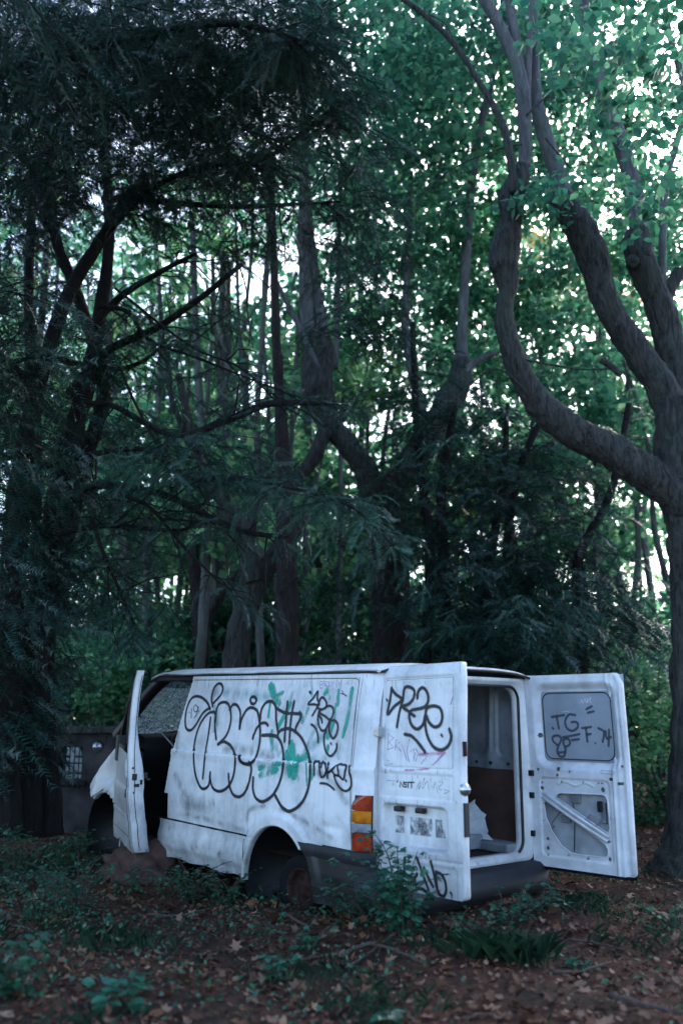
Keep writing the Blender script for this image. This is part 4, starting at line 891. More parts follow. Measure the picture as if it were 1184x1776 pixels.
# slim trunks behind the van on the left
R3 = tree_root('straight_tree', at(497, 1420, 11), 'straight ridged brown trunk rising behind the middle of the van roof')
mb = MB(); limb(mb, [(497, 1420, .17), (497, 1250, .15), (498, 1060, .135), (497, 950, .13), (494, 860, .11), (490, 780, .09), (484, 680, .07), (478, 560, .06), (474, 420, .05), (470, 280, .04)], 11, 12); part(mb, 'trunk', M['barkred'], R3)
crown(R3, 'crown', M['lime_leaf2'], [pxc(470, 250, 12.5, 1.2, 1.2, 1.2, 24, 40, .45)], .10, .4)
R4_ = tree_root('leaning_tree', at(405, 1420, 11.5), 'dark trunk leaning right into a fork behind the front of the van roof')
mb = MB(); limb(mb, [(395, 1420, .2), (402, 1250, .18), (410, 1130, .16), (425, 1060, .155), (452, 1000, .14), (485, 955, .12), (520, 900, .1)], 11.5, 12); part(mb, 'trunk', M['bark'], R4_)
mb = MB(); limb(mb, [(440, 1010, .12), (425, 930, .11), (395, 880, .10), (360, 820, .08), (330, 740, .06), (310, 650, .05)], 11.4, 10); limb(mb, [(350, 800, .05), (300, 700, .04), (290, 600, .035)], 11.4, 8); limb(mb, [(420, 1050, .07), (430, 960, .08), (440, 880, .07), (455, 800, .06)], 11.7, 8); part(mb, 'limb', M['bark'], R4_)
R5 = tree_root('forked_tree', at(345, 1420, 14), 'slender forked trunk with a reddish knot behind the van cab')
mb = MB(); limb(mb, [(350, 1420, .16), (348, 1200, .14), (347, 1100, .13), (345, 1040, .14)], 14, 10); limb(mb, [(347, 1090, .12), (370, 1045, .11), (395, 1020, .09), (430, 980, .06)], 14, 8); limb(mb, [(345, 1050, .12), (335, 960, .1), (338, 860, .09), (330, 760, .07)], 14, 8); part(mb, 'trunk', M['barkred'], R5)
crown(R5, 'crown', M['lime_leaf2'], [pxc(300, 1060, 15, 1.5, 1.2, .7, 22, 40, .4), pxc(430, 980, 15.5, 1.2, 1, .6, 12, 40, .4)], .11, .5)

# a stand of far lime trees: each its own trunk shoots and crown
def fcrown(n): return np.concatenate([crown_pts((rng.uniform(-1.6, 1.6), rng.uniform(-1.5, 1.5), rng.uniform(1.6, 9.5)), (1.1, 1.1, .9), 12, 42, .5, .5) for _ in range(n)])
protoc = []
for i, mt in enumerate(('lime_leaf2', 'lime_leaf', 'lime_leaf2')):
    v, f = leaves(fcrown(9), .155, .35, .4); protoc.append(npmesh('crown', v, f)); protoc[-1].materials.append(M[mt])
prot = []
for i in range(3):
    mb = MB(); 
    for s in range(3):
        x0 = .1*s; P_ = [(x0, 0, 0, .16 if s == 0 else .09)]; x, y = x0, 0
        for z in range(1, 11): x += random.uniform(-.16, .16)+.10*(s-1); y += random.uniform(-.12, .12); P_.append((x, y, z*1.0, max(.03, (.13 if s == 0 else .085)-.009*z)))
        S = spline(P_, 3); mb.tube([q[:3] for q in S], [q[3] for q in S], 8, .05)
    prot.append(mb)
far = [(240, 15, 'bark'), (262, 18, 0), (352, 16, 0), (388, 17, 0), (442, 18, 0), (478, 15, 0), (585, 18, 0), (640, 17, 0), (715, 19, 0), (800, 18, 0), (905, 17, 0), (985, 20, 0), (1060, 16, 0), (1150, 18, 0), (60, 17, 0), (140, 19, 0), (1240, 15, 0), (-40, 15, 0), (520, 23, 0), (860, 24, 0), (1110, 24, 0), (320, 24, 0), (690, 25, 0), (180, 25, 0), (1000, 26, 0)]
fl = ['leftmost but one', 'slender pale', 'tall twin stemmed', 'slim straight', 'thin grey', 'pale double stemmed', 'narrow', 'leafy', 'dense', 'green crowned', 'bushy', 'broad leafy', 'bright leaved', 'airy', 'shaded', 'dim', 'edge', 'outer', 'distant slim', 'distant leafy', 'distant bright', 'distant pale', 'distant dense', 'distant shaded', 'farthest']
where = ['left of the van cab beyond the low wall', 'just right of the dark yew stems', 'above the front end of the van roof', 'seen between the yew branches above the van cab', 'left of the straight brown trunk', 'close beside the straight brown trunk', 'between the straight trunk and the forked pollard', 'left of the forked pollard trunk', 'above the left rear door', 'behind the right knob of the forked pollard',
         'left of the curved foreground limb', 'behind the knobbed limbs at the right', 'beneath the curved foreground limb', 'behind the trunk at the right edge', 'behind the yew stems at the far left', 'behind the barred window in the low wall', 'outside the right trunk', 'at the left border of the photo', 'deep behind the middle of the van', 'deep behind the open rear of the van', 'deep behind the stripped open door', 'deep behind the van cab', 'deep behind the left rear door', 'deep behind the round wall lamp', 'farthest back behind the dark thicket']
tm = [p_.build('trunk', M['barkpale'] if i != 1 else M['barksmooth'], None, True) for i, p_ in enumerate(prot)]
for i, (px, d, _) in enumerate(far):
    b = at(px, 1272, d); g0 = gz(b.x, b.y)
    r = tree_root('lime_tree', (b.x, b.y, g0), f'{fl[i]} lime tree {where[i]}', 'tree', 'lime trees in the wood behind the van')
    k = i % 3; t = tm[k] if i < 3 else tm[k].copy()
    if i >= 3: COL.objects.link(t)
    t.parent = r; c = bpy.data.objects.new('crown', protoc[k]); COL.objects.link(c); c.parent = r
    r.rotation_euler = (0, 0, rng.uniform(0, 6.28)); s = rng.uniform(.95, 1.25); r.scale = (s, s, s*rng.uniform(.95, 1.1))

# slim pale stems standing behind the yew boughs
for i, (px, d, r0, lb) in enumerate(((255, 14, .06, 'slim pale stem nearest the dark yew, beyond the van cab'), (345, 13.5, .08, 'pale stem above the front end of the van, thickest of its row'), (365, 14.5, .05, 'thin stem close right of the thickest pale stem'), (388, 15, .05, 'slender pale stem between the yew boughs left of centre'), (425, 14, .045, 'thin leaning stem just left of the straight brown trunk'), (440, 16, .06, 'pale stem half hidden left of the straight brown trunk'), (468, 13, .06, 'smooth grey stem rising close behind the straight brown trunk'), (478, 13.3, .05, 'twin of the smooth grey stem behind the straight trunk'),
                                        (583, 14, .045, 'thin stem just right of the left knob of the forked pollard'), (640, 15, .05, 'thin stem between the two arms of the forked pollard'), (300, 17, .06, 'distant stem above the pale bush left of the van'))):
    b = at(px, 1272, d); r = tree_root('slender_tree', (b.x, b.y, gz(b.x, b.y)), lb, 'tree', 'slim pale stems behind the yew'); mb = MB(); q = []; x = px
    for k in range(9): q.append((x, 1400-k*165, r0*(1.15-.09*k))); x += random.uniform(-14, 14)
    limb(mb, q, d, 8); limb(mb, [(q[4][0], q[4][1], r0*.5), (q[4][0]+random.choice((-1, 1))*45, q[4][1]-120, r0*.35), (q[4][0]+random.choice((-1, 1))*60, q[4][1]-300, r0*.2)], d, 6); part(mb, 'trunk', M['barkpale'], r)
# far wood, one mass
GAPS = [(1150, 90, 60, 90), (1010, 60, 40, 60), (1010, 590, 90, 60), (1120, 900, 70, 130), (360, 480, 110, 70), (240, 660, 60, 60), (300, 870, 110, 60), (500, 600, 60, 120), (540, 930, 50, 70), (610, 820, 30, 50), (820, 60, 70, 40), (960, 760, 50, 60), (90, 560, 60, 60), (570, 470, 40, 40), (1090, 1050, 60, 40)]
ch = []
for x in np.arange(-17, 17.1, .85):
    for z in np.concatenate([np.arange(.3, 4.5, .7), np.arange(4.5, 21, 1.1)]):
        yy = 28+rng.uniform(-2.5, 4); xx = x+rng.uniform(-.5, .5); zz = z+rng.uniform(-.4, .4); k = yy*math.cos(CP)+(zz-1.25)*math.sin(CP); u = 592+F*xx/k; v_ = 888-F*((zz-1.25)*math.cos(CP)-yy*math.sin(CP))/k
        if any(((u-a)/c_)**2+((v_-b)/d_)**2 < 1 for a, b, c_, d_ in GAPS): continue
        if rng.uniform() < .12: continue
        ch.append(crown_pts((xx, yy, zz), (.9, .8, .8), 3, 34, .9, .6))
P = np.concatenate(ch)
v, f = leaves(P, .24, .4, .4); tag(link('distant_wood', npmesh('distant_wood', v, f), M['lime_leaf']), 'hazy mass of green foliage far back in the wood', 'woodland', kind='stuff')

# ------------------------------------------------------------ yews: dark stems, drooping sprays of needles
def spray_template(L=.24, nn=26, nl=.030, nw=.0045):
    V = []; 
    dr_ = random.uniform(.15, .6)
    for i in range(nn):
        x = L*(i+.5)/nn; sc_ = math.sin(math.pi*min(1, .25+.75*(1-i/nn)))*.6+.5; z0 = -dr_*x*x/L
        for s in (1, -1):
            if random.random() < .13: continue
            l = nl*sc_*random.uniform(.8, 1.15); a = rad(56+random.uniform(-20, 20)); dz = random.uniform(-.010, .008)
            V += [(x-nw, 0, z0), (x+nw, 0, z0), (x+l*math.cos(a), s*l*math.sin(a), z0+dz-.003)]
    V += [(0, -.002, 0), (0, .002, 0), (L, 0, -dr_*L)]
    return np.array(V)
TPL = [spray_template(random.uniform(.16, .3), random.randint(20, 30)) for _ in range(6)]; TPF = [spray_template(.30, 13, .05, .009) for _ in range(2)]
def sprays(base, dirs, scale, tpl, roll=.6):
    out = []; N = len(base); d = dirs/np.linalg.norm(dirs, axis=1)[:, None]; up = np.tile([0, 0, 1.], (N, 1))+rng.normal(size=(N, 3))*roll
    b = np.cross(up, d); b /= np.linalg.norm(b, axis=1)[:, None]; n_ = np.cross(d, b)
    for k, t in enumerate(tpl):
        m_ = np.arange(N) % len(tpl) == k
        out.append((base[m_][:, None]+scale[m_][:, None, None]*(t[None, :, 0, None]*d[m_][:, None]+t[None, :, 1, None]*b[m_][:, None]+t[None, :, 2, None]*n_[m_][:, None])).reshape(-1, 3))
    V = np.concatenate(out); return V
class Yew:
    def __init__(s, root, tpl): s.root = root; s.tw = MB(); s.B = []; s.D = []; s.S = []; s.tpl = tpl
    def branchlet(s, p, d, L, droop=.35, dens=26, sc_=1., sub=True, r=.007):
        p = Vector(p); d = Vector(d).normalized(); pts = []; n = 6
        for i in range(n+1):
            pts.append(p.copy()); d = (d+Vector((random.uniform(-.14, .14), random.uniform(-.14, .14), -droop/n+random.uniform(-.05, .05)))).normalized(); p = p+d*L/n
        s.tw.tube(pts, [r*(1-.8*i/n) for i in range(n+1)], 4, cap=False)
        m = max(3, int(L*dens))
        for j in range(m):
            t = (j+random.random())/m*n; i = min(n-1, int(t)); q = pts[i].lerp(pts[i+1], t-i); dd_ = (pts[i+1]-pts[i]).normalized(); sd_ = dd_.cross(Vector((0, 0, 1))).normalized()*(1 if j % 2 else -1)
            s.B.append(q); s.D.append(dd_*.75+sd_*random.uniform(.4, 1)+Vector((0, 0, random.uniform(-.45, .12)))); s.S.append(sc_*random.uniform(.6, 1.25)*(1.1-.5*t/n))
        return pts
    def along(s, S, n, L, t0=.2, droop=.4, dens=26, sc_=1.):
        S = np.array(S)[:, :3]; m = len(S)
        for _ in range(n):
            t = (t0+(1-t0)*random.random())*(m-1.01); i = int(t); p = Vector(S[i]).lerp(Vector(S[i+1]), t-i); ax = Vector(S[i+1]-S[i]).normalized(); a = random.uniform(0, 6.28)
            h = Vector((math.cos(a), math.sin(a), random.uniform(-.3, .35))); s.branchlet(p, h+ax*.6, L*random.uniform(.5, 1.3), droop, dens, sc_)
    def cloud(s, px, py, Y, rx, ry, rz_, n, L, sc_=1., dens=26, droop=.6):
        c = at(px, py, Y)
        for _ in range(n):
            u = rng.normal(size=3); u /= np.linalg.norm(u); u *= rng.uniform(0, 1)**.4; a = random.uniform(0, 6.28)
            s.branchlet(c+Vector((u[0]*rx, u[1]*ry, u[2]*rz_)), (math.cos(a), math.sin(a)*.8, random.uniform(-.35, .15)), L*random.uniform(.5, 1.3), droop, dens, sc_, r=.006)
    def done(s, mat, name='needles'):
        part(s.tw, 'twigs', M['barkdark'], s.root)
        V = sprays(np.array(s.B, float).reshape(-1, 3), np.array(s.D, float).reshape(-1, 3), np.array(s.S), s.tpl)
        o = link(name, npmesh(name, V, np.arange(len(V)).reshape(-1, 3)), mat); o.parent = s.root; o.matrix_parent_inverse = Matrix.Translation(-Vector(s.root.location)); return len(V)

Y1 = tree_root('yew_tree', at(70, 1420, 8.6), 'big dark many stemmed yew on the left with drooping boughs above the van')
mb = MB()
limb(mb, [(40, 1450, 0.163), (55, 1200, 0.136), (75, 1000, 0.122), (100, 880, 0.116), (130, 740, 0.102), (155, 650, 0.082), (178, 520, 0.068), (190, 400, 0.054), (180, 250, 0.048)], 8.6, 12)
limb(mb, [(10, 1450, 0.136), (15, 1150, 0.122), (30, 900, 0.109), (50, 740, 0.088), (75, 640, 0.075), (115, 520, 0.068), (160, 440, 0.061), (205, 370, 0.054), (255, 300, 0.041)], 8.3, 12)
limb(mb, [(90, 1450, 0.116), (75, 1150, 0.102), (110, 950, 0.088), (150, 790, 0.082), (180, 690, 0.075), (165, 600, 0.068), (130, 500, 0.061), (95, 400, 0.054), (85, 250, 0.048)], 8.8, 12)
limb(mb, [(60, 900, 0.082), (60, 700, 0.068), (50, 500, 0.054), (60, 300, 0.048)], 9, 10)
part(mb, 'trunk', M['barkdark'], Y1)
yw = Yew(Y1, TPL); mb = MB(); BR = []
for pts, Yd in (([(180, 345, 0.036), (250, 348, 0.032, 8), (400, 358, 0.025, 7.6), (500, 355, 0.018, 7.4), (590, 350, 0.011, 7.2)], 8.4),
                ([(165, 560, 0.043), (215, 510, 0.036), (290, 465, 0.025, 7.8), (340, 440, 0.014, 7.6)], 8.4), ([(115, 690, 0.050), (185, 610, 0.043), (270, 570, 0.036), (350, 515, 0.029, 7.8), (405, 470, 0.022, 7.6), (425, 455, 0.009)], 8.2),
                ([(170, 530, 0.029), (220, 540, 0.022), (260, 590, 0.018), (340, 620, 0.014), (440, 660, 0.010), (520, 690, 0.007)], 8), ([(150, 700, 0.032), (200, 705, 0.029), (300, 755, 0.025, 7.6), (390, 730, 0.036, 7.6), (470, 700, 0.032, 7.6), (560, 700, 0.022, 7.7)], 8.2),
                ([(60, 815, 0.036), (150, 790, 0.029), (250, 780, 0.025), (330, 830, 0.022, 7.3), (420, 830, 0.022, 7), (520, 850, 0.014, 6.7), (610, 880, 0.009, 6.4), (680, 945, 0.004, 6.2)], 7.9), ([(110, 850, 0.043), (200, 842, 0.036), (290, 860, 0.032), (370, 900, 0.029, 7.4), (440, 925, 0.025, 7.3), (500, 930, 0.014, 7.3)], 8),
                ([(100, 925, 0.036), (180, 912, 0.025), (270, 918, 0.022), (310, 920, 0.018), (360, 905, 0.009)], 7.8), ([(200, 855, 0.022), (260, 880, 0.018), (320, 950, 0.014), (370, 1000, 0.009), (400, 1035, 0.004)], 7.6), ([(90, 620, 0.036), (190, 640, 0.029), (250, 625, 0.022), (300, 580, 0.014)], 8.6),
                ([(60, 700, 0.043), (30, 640, 0.029), (-20, 600, 0.022)], 8.2), ([(80, 390, 0.036), (60, 300, 0.036), (0, 240, 0.029)], 8.4), ([(230, 250, 0.036), (330, 200, 0.032, 7), (430, 120, 0.022, 6.4), (540, 60, 0.014, 6)], 8), ([(190, 400, 0.036), (260, 330, 0.029, 7.5), (350, 290, 0.022, 7), (450, 280, 0.014, 6.6), (560, 200, 0.011, 6.2)], 8.3),
                ([(160, 900, 0.022), (180, 960, 0.018), (215, 1040, 0.014), (240, 1100, 0.009)], 7.8), ([(210, 640, 0.014), (235, 700, 0.013), (290, 800, 0.010), (350, 880, 0.007), (430, 960, 0.006)], 7.7), ([(200, 500, 0.014), (330, 600, 0.011), (420, 640, 0.009), (500, 720, 0.006)], 7.6),
                ([(-60, 150, 0.050), (80, 100, 0.043, 6.5), (250, 60, 0.036, 6), (400, 40, 0.025, 5.6), (520, 70, 0.014, 5.4)], 7)):
    S = limb(mb, pts, Yd, 8, 6); BR.append(S)
for _ in range(110):      # fine bare side branches
    S = BR[random.randrange(len(BR))]; i = random.randrange(2, len(S)-3); p = Vector(S[i][:3]); d = Vector((random.uniform(-.3, 1), random.uniform(-.6, .3), random.uniform(-.7, .45))).normalized(); L = random.uniform(.3, 1.1); q = []
    for k in range(7): q.append(p.copy()); d = (d+Vector((random.uniform(-.25, .25), random.uniform(-.2, .2), random.uniform(-.3, .12)))).normalized(); p = p+d*L/6
    mb.tube(q, [.009*(1-.13*k) for k in range(7)], 5, cap=False)
part(mb, 'bough', M['barkdark'], Y1)
dn = [14, 5, 5, 9, 10, 20, 10, 3, 5, 7, 10, 26, 30, 30, 9, 6, 6, 40]
for S, n in zip(BR, dn): yw.along(S, int(n*1.9), .46, .12, .45)
for a in ((90, 60, 6.6, 1.3, 1.2, .7, 150), (320, 90, 6.2, 1.2, 1.2, .6, 150), (200, 200, 6.8, 1.1, .9, .5, 95), (420, 200, 6.4, .8, .9, .55, 80), (60, 260, 7, .7, 1, .7, 80), (540, 150, 6.2, .42, .6, .45, 40), (600, 230, 6.3, .25, .4, .3, 18), (480, 40, 6, .6, .8, .4, 46),
          (60, 430, 8.8, .8, 1, .8, 60), (20, 620, 8.6, .5, 1, .9, 60), (60, 800, 8.4, .7, 1, .9, 80), (40, 1000, 8.4, .5, .8, .8, 60), (80, 1110, 8.9, .5, .6, .55, 40), (250, 700, 8.2, .9, .5, .5, 34), (180, 900, 8.4, .7, .5, .5, 34), (330, 560, 8.2, .7, .5, .35, 22), (300, 800, 7.6, .9, .5, .25, 26), (450, 790, 7.4, .6, .4, .2, 18), (130, 1010, 8.4, .5, .5, .5, 30), (430, 400, 7.6, .6, .6, .28, 30), (350, 345, 7.8, .9, .6, .3, 28), (250, 1010, 8, .35, .4, .45, 12), (-10, 1260, 8.6, .3, .6, .6, 30), (620, 330, 7.4, .35, .4, .35, 22), (570, 400, 7.5, .5, .5, .25, 18)):
    yw.cloud(*a, .45)
print('yew1', yw.done(M['yew']))
yb = Yew(Y1, TPF)
for cx0, cy0, cz0, rr_, nn_ in ((-4.2, 5.5, 6.2, 2.6, 60), (-5.5, 8, 5, 2, 50), (-2.5, 8, 7.5, 2.2, 50), (-5, 3, 5.5, 2.2, 50)):  # unseen boughs added overhead, out of frame, to darken yew and left ground
    for _ in range(nn_):
        u = rng.normal(size=3); u /= np.linalg.norm(u); u *= rng.uniform(0, 1)**.4*rr_; q = Vector((cx0+u[0], cy0+u[1], cz0+u[2]*.35)); fwd = q-CAM
        if fwd.y > .2 and abs(math.atan2(fwd.x, fwd.y)) < .45 and math.atan2(fwd.z, fwd.y) < .72 and q.y < 6.5: continue
        a = random.uniform(0, 6.28); yb.branchlet(q, (math.cos(a), math.sin(a), -.1), 1.1, .5, 11, 2.0)
for a in ((250, -20, 9.5, 1.8, .6, .35, 60), (60, 80, 9.5, 1.7, .8, 1.0, 120), (10, 30, 8.6, 1.2, .6, .6, 60), (200, 60, 8.8, 1.2, .6, .5, 60), (10, 700, 7.2, .4, .4, 1.4, 60), (-10, 1080, 7.6, .35, .4, .7, 40), (-20, 1230, 8.2, .4, .5, .5, 30), (60, 80, 9.5, 1.7, .8, 1.0, 90), (330, 100, 9.5, 1.7, .8, .7, 80), (520, 110, 9.2, .6, .6, .5, 22), (150, 250, 9.8, 1.4, .8, .7, 44), (30, 500, 10, .9, .8, 1.2, 60), (70, 780, 10, .9, .8, 1.2, 60), (60, 1050, 9.8, .9, .8, 1.2, 70), (130, 620, 9.8, .6, .6, .8, 24), (400, 260, 9.4, .9, .6, .4, 30), (20, 900, 7.6, .4, .5, 1.2, 40), (-25, 1290, 7.9, .2, .3, .35, 16), (300, 60, 10, 2.2, .5, 1.0, 90), (60, 200, 10, 1.2, .5, .9, 60), (25, 1320, 11.3, .55, .3, .5, 26), (60, 600, 7.6, .4, .5, .8, 20)):
    yb.cloud(*a, .6, 1.25, 13)
print('yewb', yb.done(M['yew'], 'inner_and_shade_needles'))
yl = Yew(Y1, TPL); 
for S in (BR[5],): yl.along(S[12:], 16, .40, .25, .35, 30)
yl.cloud(560, 860, 6.6, .45, .4, .14, 10, .38); yl.cloud(250, 800, 7, .6, .5, .15, 12, .35); print('yew1b', yl.done(M['yew_light'], 'fresh_needles'))

Y2 = tree_root('yew_tree', at(700, 1420, 10.6), 'dark yew thicket spreading behind the open doors and the forked pollard'); mb = MB(); y2 = Yew(Y2, TPF)
for pts in ([(760, 1420, .12), (765, 1200, .1), (770, 1000, .08), (765, 850, .06), (790, 700, .04)], [(840, 1420, .1), (840, 1200, .09), (845, 1000, .07), (870, 850, .05), (880, 700, .03)], [(920, 1420, .1), (905, 1150, .08), (880, 950, .06), (905, 800, .05), (960, 690, .03)], [(1000, 1420, .1), (1010, 1150, .07), (1000, 980, .06), (1060, 850, .05), (1090, 700, .04)], [(735, 1420, .1), (738, 1150, .07), (745, 950, .06), (725, 780, .05), (715, 560, .04)]):
    S = limb(mb, pts, 11, 8); y2.along(S, 16, .8, .25, .3, 12, 1.3)
part(mb, 'trunk', M['barkdark'], Y2)
for a in ((760, 900, 11, 1.1, .9, 1.2, 110), (900, 900, 11, 1.1, .9, 1.0, 120), (890, 1020, 11.4, 1.1, .8, .8, 120), (820, 800, 11.6, .9, .6, .7, 60), (900, 1050, 10.6, 1.2, .8, .8, 120), (1000, 1080, 10.8, 1.0, .7, .5, 50), (780, 1090, 10.6, .5, .6, .6, 30), (950, 780, 11.2, .8, .7, .5, 28), (830, 730, 11, .8, .7, .45, 34), (650, 470, 10, .45, .5, .5, 26), (690, 690, 10.5, .7, .6, .5, 36), (600, 1010, 11.4, .5, .5, .8, 26), (1030, 960, 11.5, .6, .6, .6, 18), (640, 560, 10.2, .5, .5, .4, 20), (920, 1140, 10.4, 1.2, .6, .45, 50), (600, 1130, 12.9, 1.0, .5, .45, 30)):
    y2.cloud(*a, .7, 1.3, 12, .45)
print('yew2', y2.done(M['yew']))
y3 = Yew(Y2, TPL); y3.cloud(850, 1090, 9.8, .8, .4, .25, 14, .55); y3.cloud(960, 1070, 9.8, .8, .4, .3, 16, .6); y3.cloud(790, 780, 9.8, .5, .4, .3, 8, .5); print('yew3', y3.done(M['yew_light'], 'fresh_needles'))

# tree beyond the pollard, warm light put into its leaf colour, and broadleaf shrubs in the undergrowth
G = tree_root('warm_lit_tree', at(1050, 1300, 20), 'tree with warm light put into its leaf colour glimpsed between the knobbed limbs at the right')
mb = MB(); limb(mb, [(1050, 1330, .2), (1045, 900, .16), (1040, 600, .12), (1020, 400, .06)], 20, 8); part(mb, 'trunk', M['barkpale'], G); crown(G, 'crown', M['warm_lit_leaf'], [pxc(1050, 540, 20, 1.6, 1.2, 1.7, 34, 45, .5), pxc(900, 440, 20, 1.0, 1, .8, 14, 40, .5)], .12, .4)
for i, (px, py, d, rx, rz_, mt, lb) in enumerate(((1150, 1250, 13, 1.0, 1.1, 'lime_leaf2', 'bright green bush between the stripped door and the right trunk'), (1120, 1150, 15, 1.2, 1.3, 'lime_leaf', 'tall shrub above and right of the stripped door'), (190, 1180, 13.5, 1.3, .8, 'lime_leaf2', 'pale green bush hanging over the low concrete wall'), (60, 1210, 14.5, 1.2, .7, 'shrub_leaf', 'shaded bush above the barred window wall'),
                                              (300, 1120, 15.5, 1.6, 1.0, 'lime_leaf', 'leafy shrub seen above the front of the van roof'), (430, 1110, 15, 1.0, .9, 'shrub_leaf', 'dark shrub between the leaning and straight trunks'), (590, 1100, 16, 1.2, 1.1, 'shrub_leaf', 'dark shrub behind the rear half of the van roof'), (1160, 1400, 14, 1.4, .6, 'shrub_leaf', 'low shaded shrub beyond the leaf covered ground at the right'), (1000, 1240, 15, 1.6, 1.0, 'shrub_leaf', 'dark bush behind the stripped open door'), (800, 1190, 15.5, 1.5, 1.1, 'shrub_leaf', 'dark bush hidden mostly behind the open cargo bay'))):
    b = at(px, py, d); r = tree_root('bush', (b.x, b.y, gz(b.x, b.y)), lb, 'bush', 'bushes in the undergrowth'); mb = MB()
    for _ in range(7):
        a = random.uniform(0, 6.28); mb.tube([(b.x, b.y, 0), (b.x+.3*math.cos(a)*rx, b.y+.3*math.sin(a), b.z*.6), (b.x+.8*math.cos(a)*rx, b.y+.7*math.sin(a), b.z+rz_*.5)], [.03, .02, .008], 5)
    part(mb, 'stems', M['bark'], r); crown(r, 'foliage', M[mt], [crown_pts((b.x, b.y, b.z), (rx, .9, rz_), 46, 50, .4, .5, .1)], .095, .6)

# ------------------------------------------------------------ low concrete wall with barred window, lamp, frame
WY = 12.2
Wl = empty('concrete_wall', (0, 0, 0)); Wl.location = at(60, 1400, WY); tag(Wl, 'low weathered concrete wall with a dark ledge and barred window behind the van front', 'wall')
wx0, wx1 = at(-120, 1300, WY).x, at(330, 1300, WY).x; wa, wb = at(103, 1300, WY).x, at(144, 1300, WY).x; zt = at(100, 1272, WY).z; zs, zh = at(100, 1352, WY).z, at(100, 1296, WY).z
M['concrete'] = simple('stained_concrete', (.075, .068, .068), .9, 0, .6, 3, .4, (.02, .018, .02)); 
def prt(mb, name, mat, root): return part(mb, name, mat, root, False)
mb = MB(); mb.box((wx0, WY, -.3), (wa, WY+.35, zt)); mb.box((wb, WY, -.3), (wx1, WY+.35, zt)); mb.box((wa, WY+.001, -.3), (wb, WY+.349, zs)); mb.box((wa, WY+.001, zh), (wb, WY+.349, zt)); prt(mb, 'wall_body', M['concrete'], Wl)
mb = MB(); mb.box((wx0, WY-.12, zt+.002), (wx1, WY+.5, zt+.09), bev=.015); prt(mb, 'coping', M['bark'], Wl)
mb = MB(); mb.box((wa-.08, WY-.07, zs-.07), (wb+.08, WY-.001, zs-.005), bev=.01); prt(mb, 'sill', M['concrete'], Wl)
mb = MB()
for t in (.2, .4, .6, .8): mb.tube([(wa+(wb-wa)*t, WY+.08, zs), (wa+(wb-wa)*t, WY+.08, zh)], .009, 6)
mb.tube([(wa, WY+.075, (zs+zh)/2), (wb, WY+.075, (zs+zh)/2)], .009, 6); prt(mb, 'window_bars', M['black'], Wl)
pn = at(125, 1325, WY+1.6); mb = MB()
for k in range(3): mb.box((pn.x-.9, pn.y, .45+.24*k), (pn.x+.9, pn.y+.03, .45+.24*k+.20), bev=.01)
mb.box((pn.x-.85, pn.y+.03, 0), (pn.x-.78, pn.y+.1, 1.2)); mb.box((pn.x+.78, pn.y+.03, 0), (pn.x+.85, pn.y+.1, 1.2))
M['whitewood'] = simple('white_boards', (.7, .72, .75), .6, 0, .2, 5); tag(mb.build('board_fence', M['whitewood']), 'white boarding glimpsed through the barred window opening', 'fence')
lp = at(168, 1296, WY-.05); mb = MB(); mb.lathe([(.0, .02), (.05, .0), (.075, -.03), (.082, -.05), (.074, -.045), (.06, -.01), (0, .01)], lp, (0, -1, -.1), 20)
M['dullchrome'] = simple('dull_reflector', (.5, .52, .54), .25, .8, .5, 30); o = mb.build('wall_lamp', M['dullchrome'], None, True); o['label'] = 'round dull metal lamp bowl fixed on the low concrete wall'; o['category'] = 'lamp'
fp = at(198, 1283, WY); mb = MB(); 
for a in ((-.12, -.055, .12, -.045), (-.12, .045, .12, .055), (-.12, -.055, -.11, .055), (.11, -.055, .12, .055)): mb.box((fp.x+a[0], WY-.03, fp.z+a[1]), (fp.x+a[2], WY-.001, fp.z+a[3]))
tag(mb.build('sign_frame', M['black']), 'small dark rectangular frame fixed on the concrete wall beside the round lamp', 'frame')

# ------------------------------------------------------------ rock, twigs, plants on the ground
def rock(px0, px1, pt, pb, Yd, name, label, mat, seed=1, dy=.35):
    a = at(px0, pb, Yd); b = at(px1, pb, Yd); t = at((px0+px1)/2, pt, Yd); bm = bmesh.new(); bmesh.ops.create_icosphere(bm, subdivisions=5, radius=1)
    c = Vector(((a.x+b.x)/2, Yd+dy*.6, 0)); rx = (b.x-a.x)/2
    for v in bm.verts:
        d = v.co.normalized(); q = 1+.12*math.sin(d.x*4+seed)+.08*math.sin(d.y*7+d.z*5+seed)+.05*math.sin(d.x*13+d.z*11)+.10*mnoise.noise(d*5)+.06*mnoise.noise(d*13)+.03*mnoise.noise(d*30)
        s = max(abs(d.x), abs(d.y), abs(d.z))**-.45; v.co = Vector((d.x*rx*q*s, d.y*dy*q*s, d.z*t.z*1.0*q*min(s, 1.15)))+c
    bm.verts.index_update(); mb = MB(); mb.add([v.co for v in bm.verts], [[v.index for v in f.verts] for f in bm.faces]); bm.free(); return tag(mb.build(name, mat, None, True), label, 'rock')
M['rock'] = simple('brown_boulder', (.10, .06, .05), .95, 0, .6, 9, 1.0)
rock(168, 318, 1462, 1520, 8.35, 'boulder', 'broad brown boulder under the front door of the van', M['rock'])

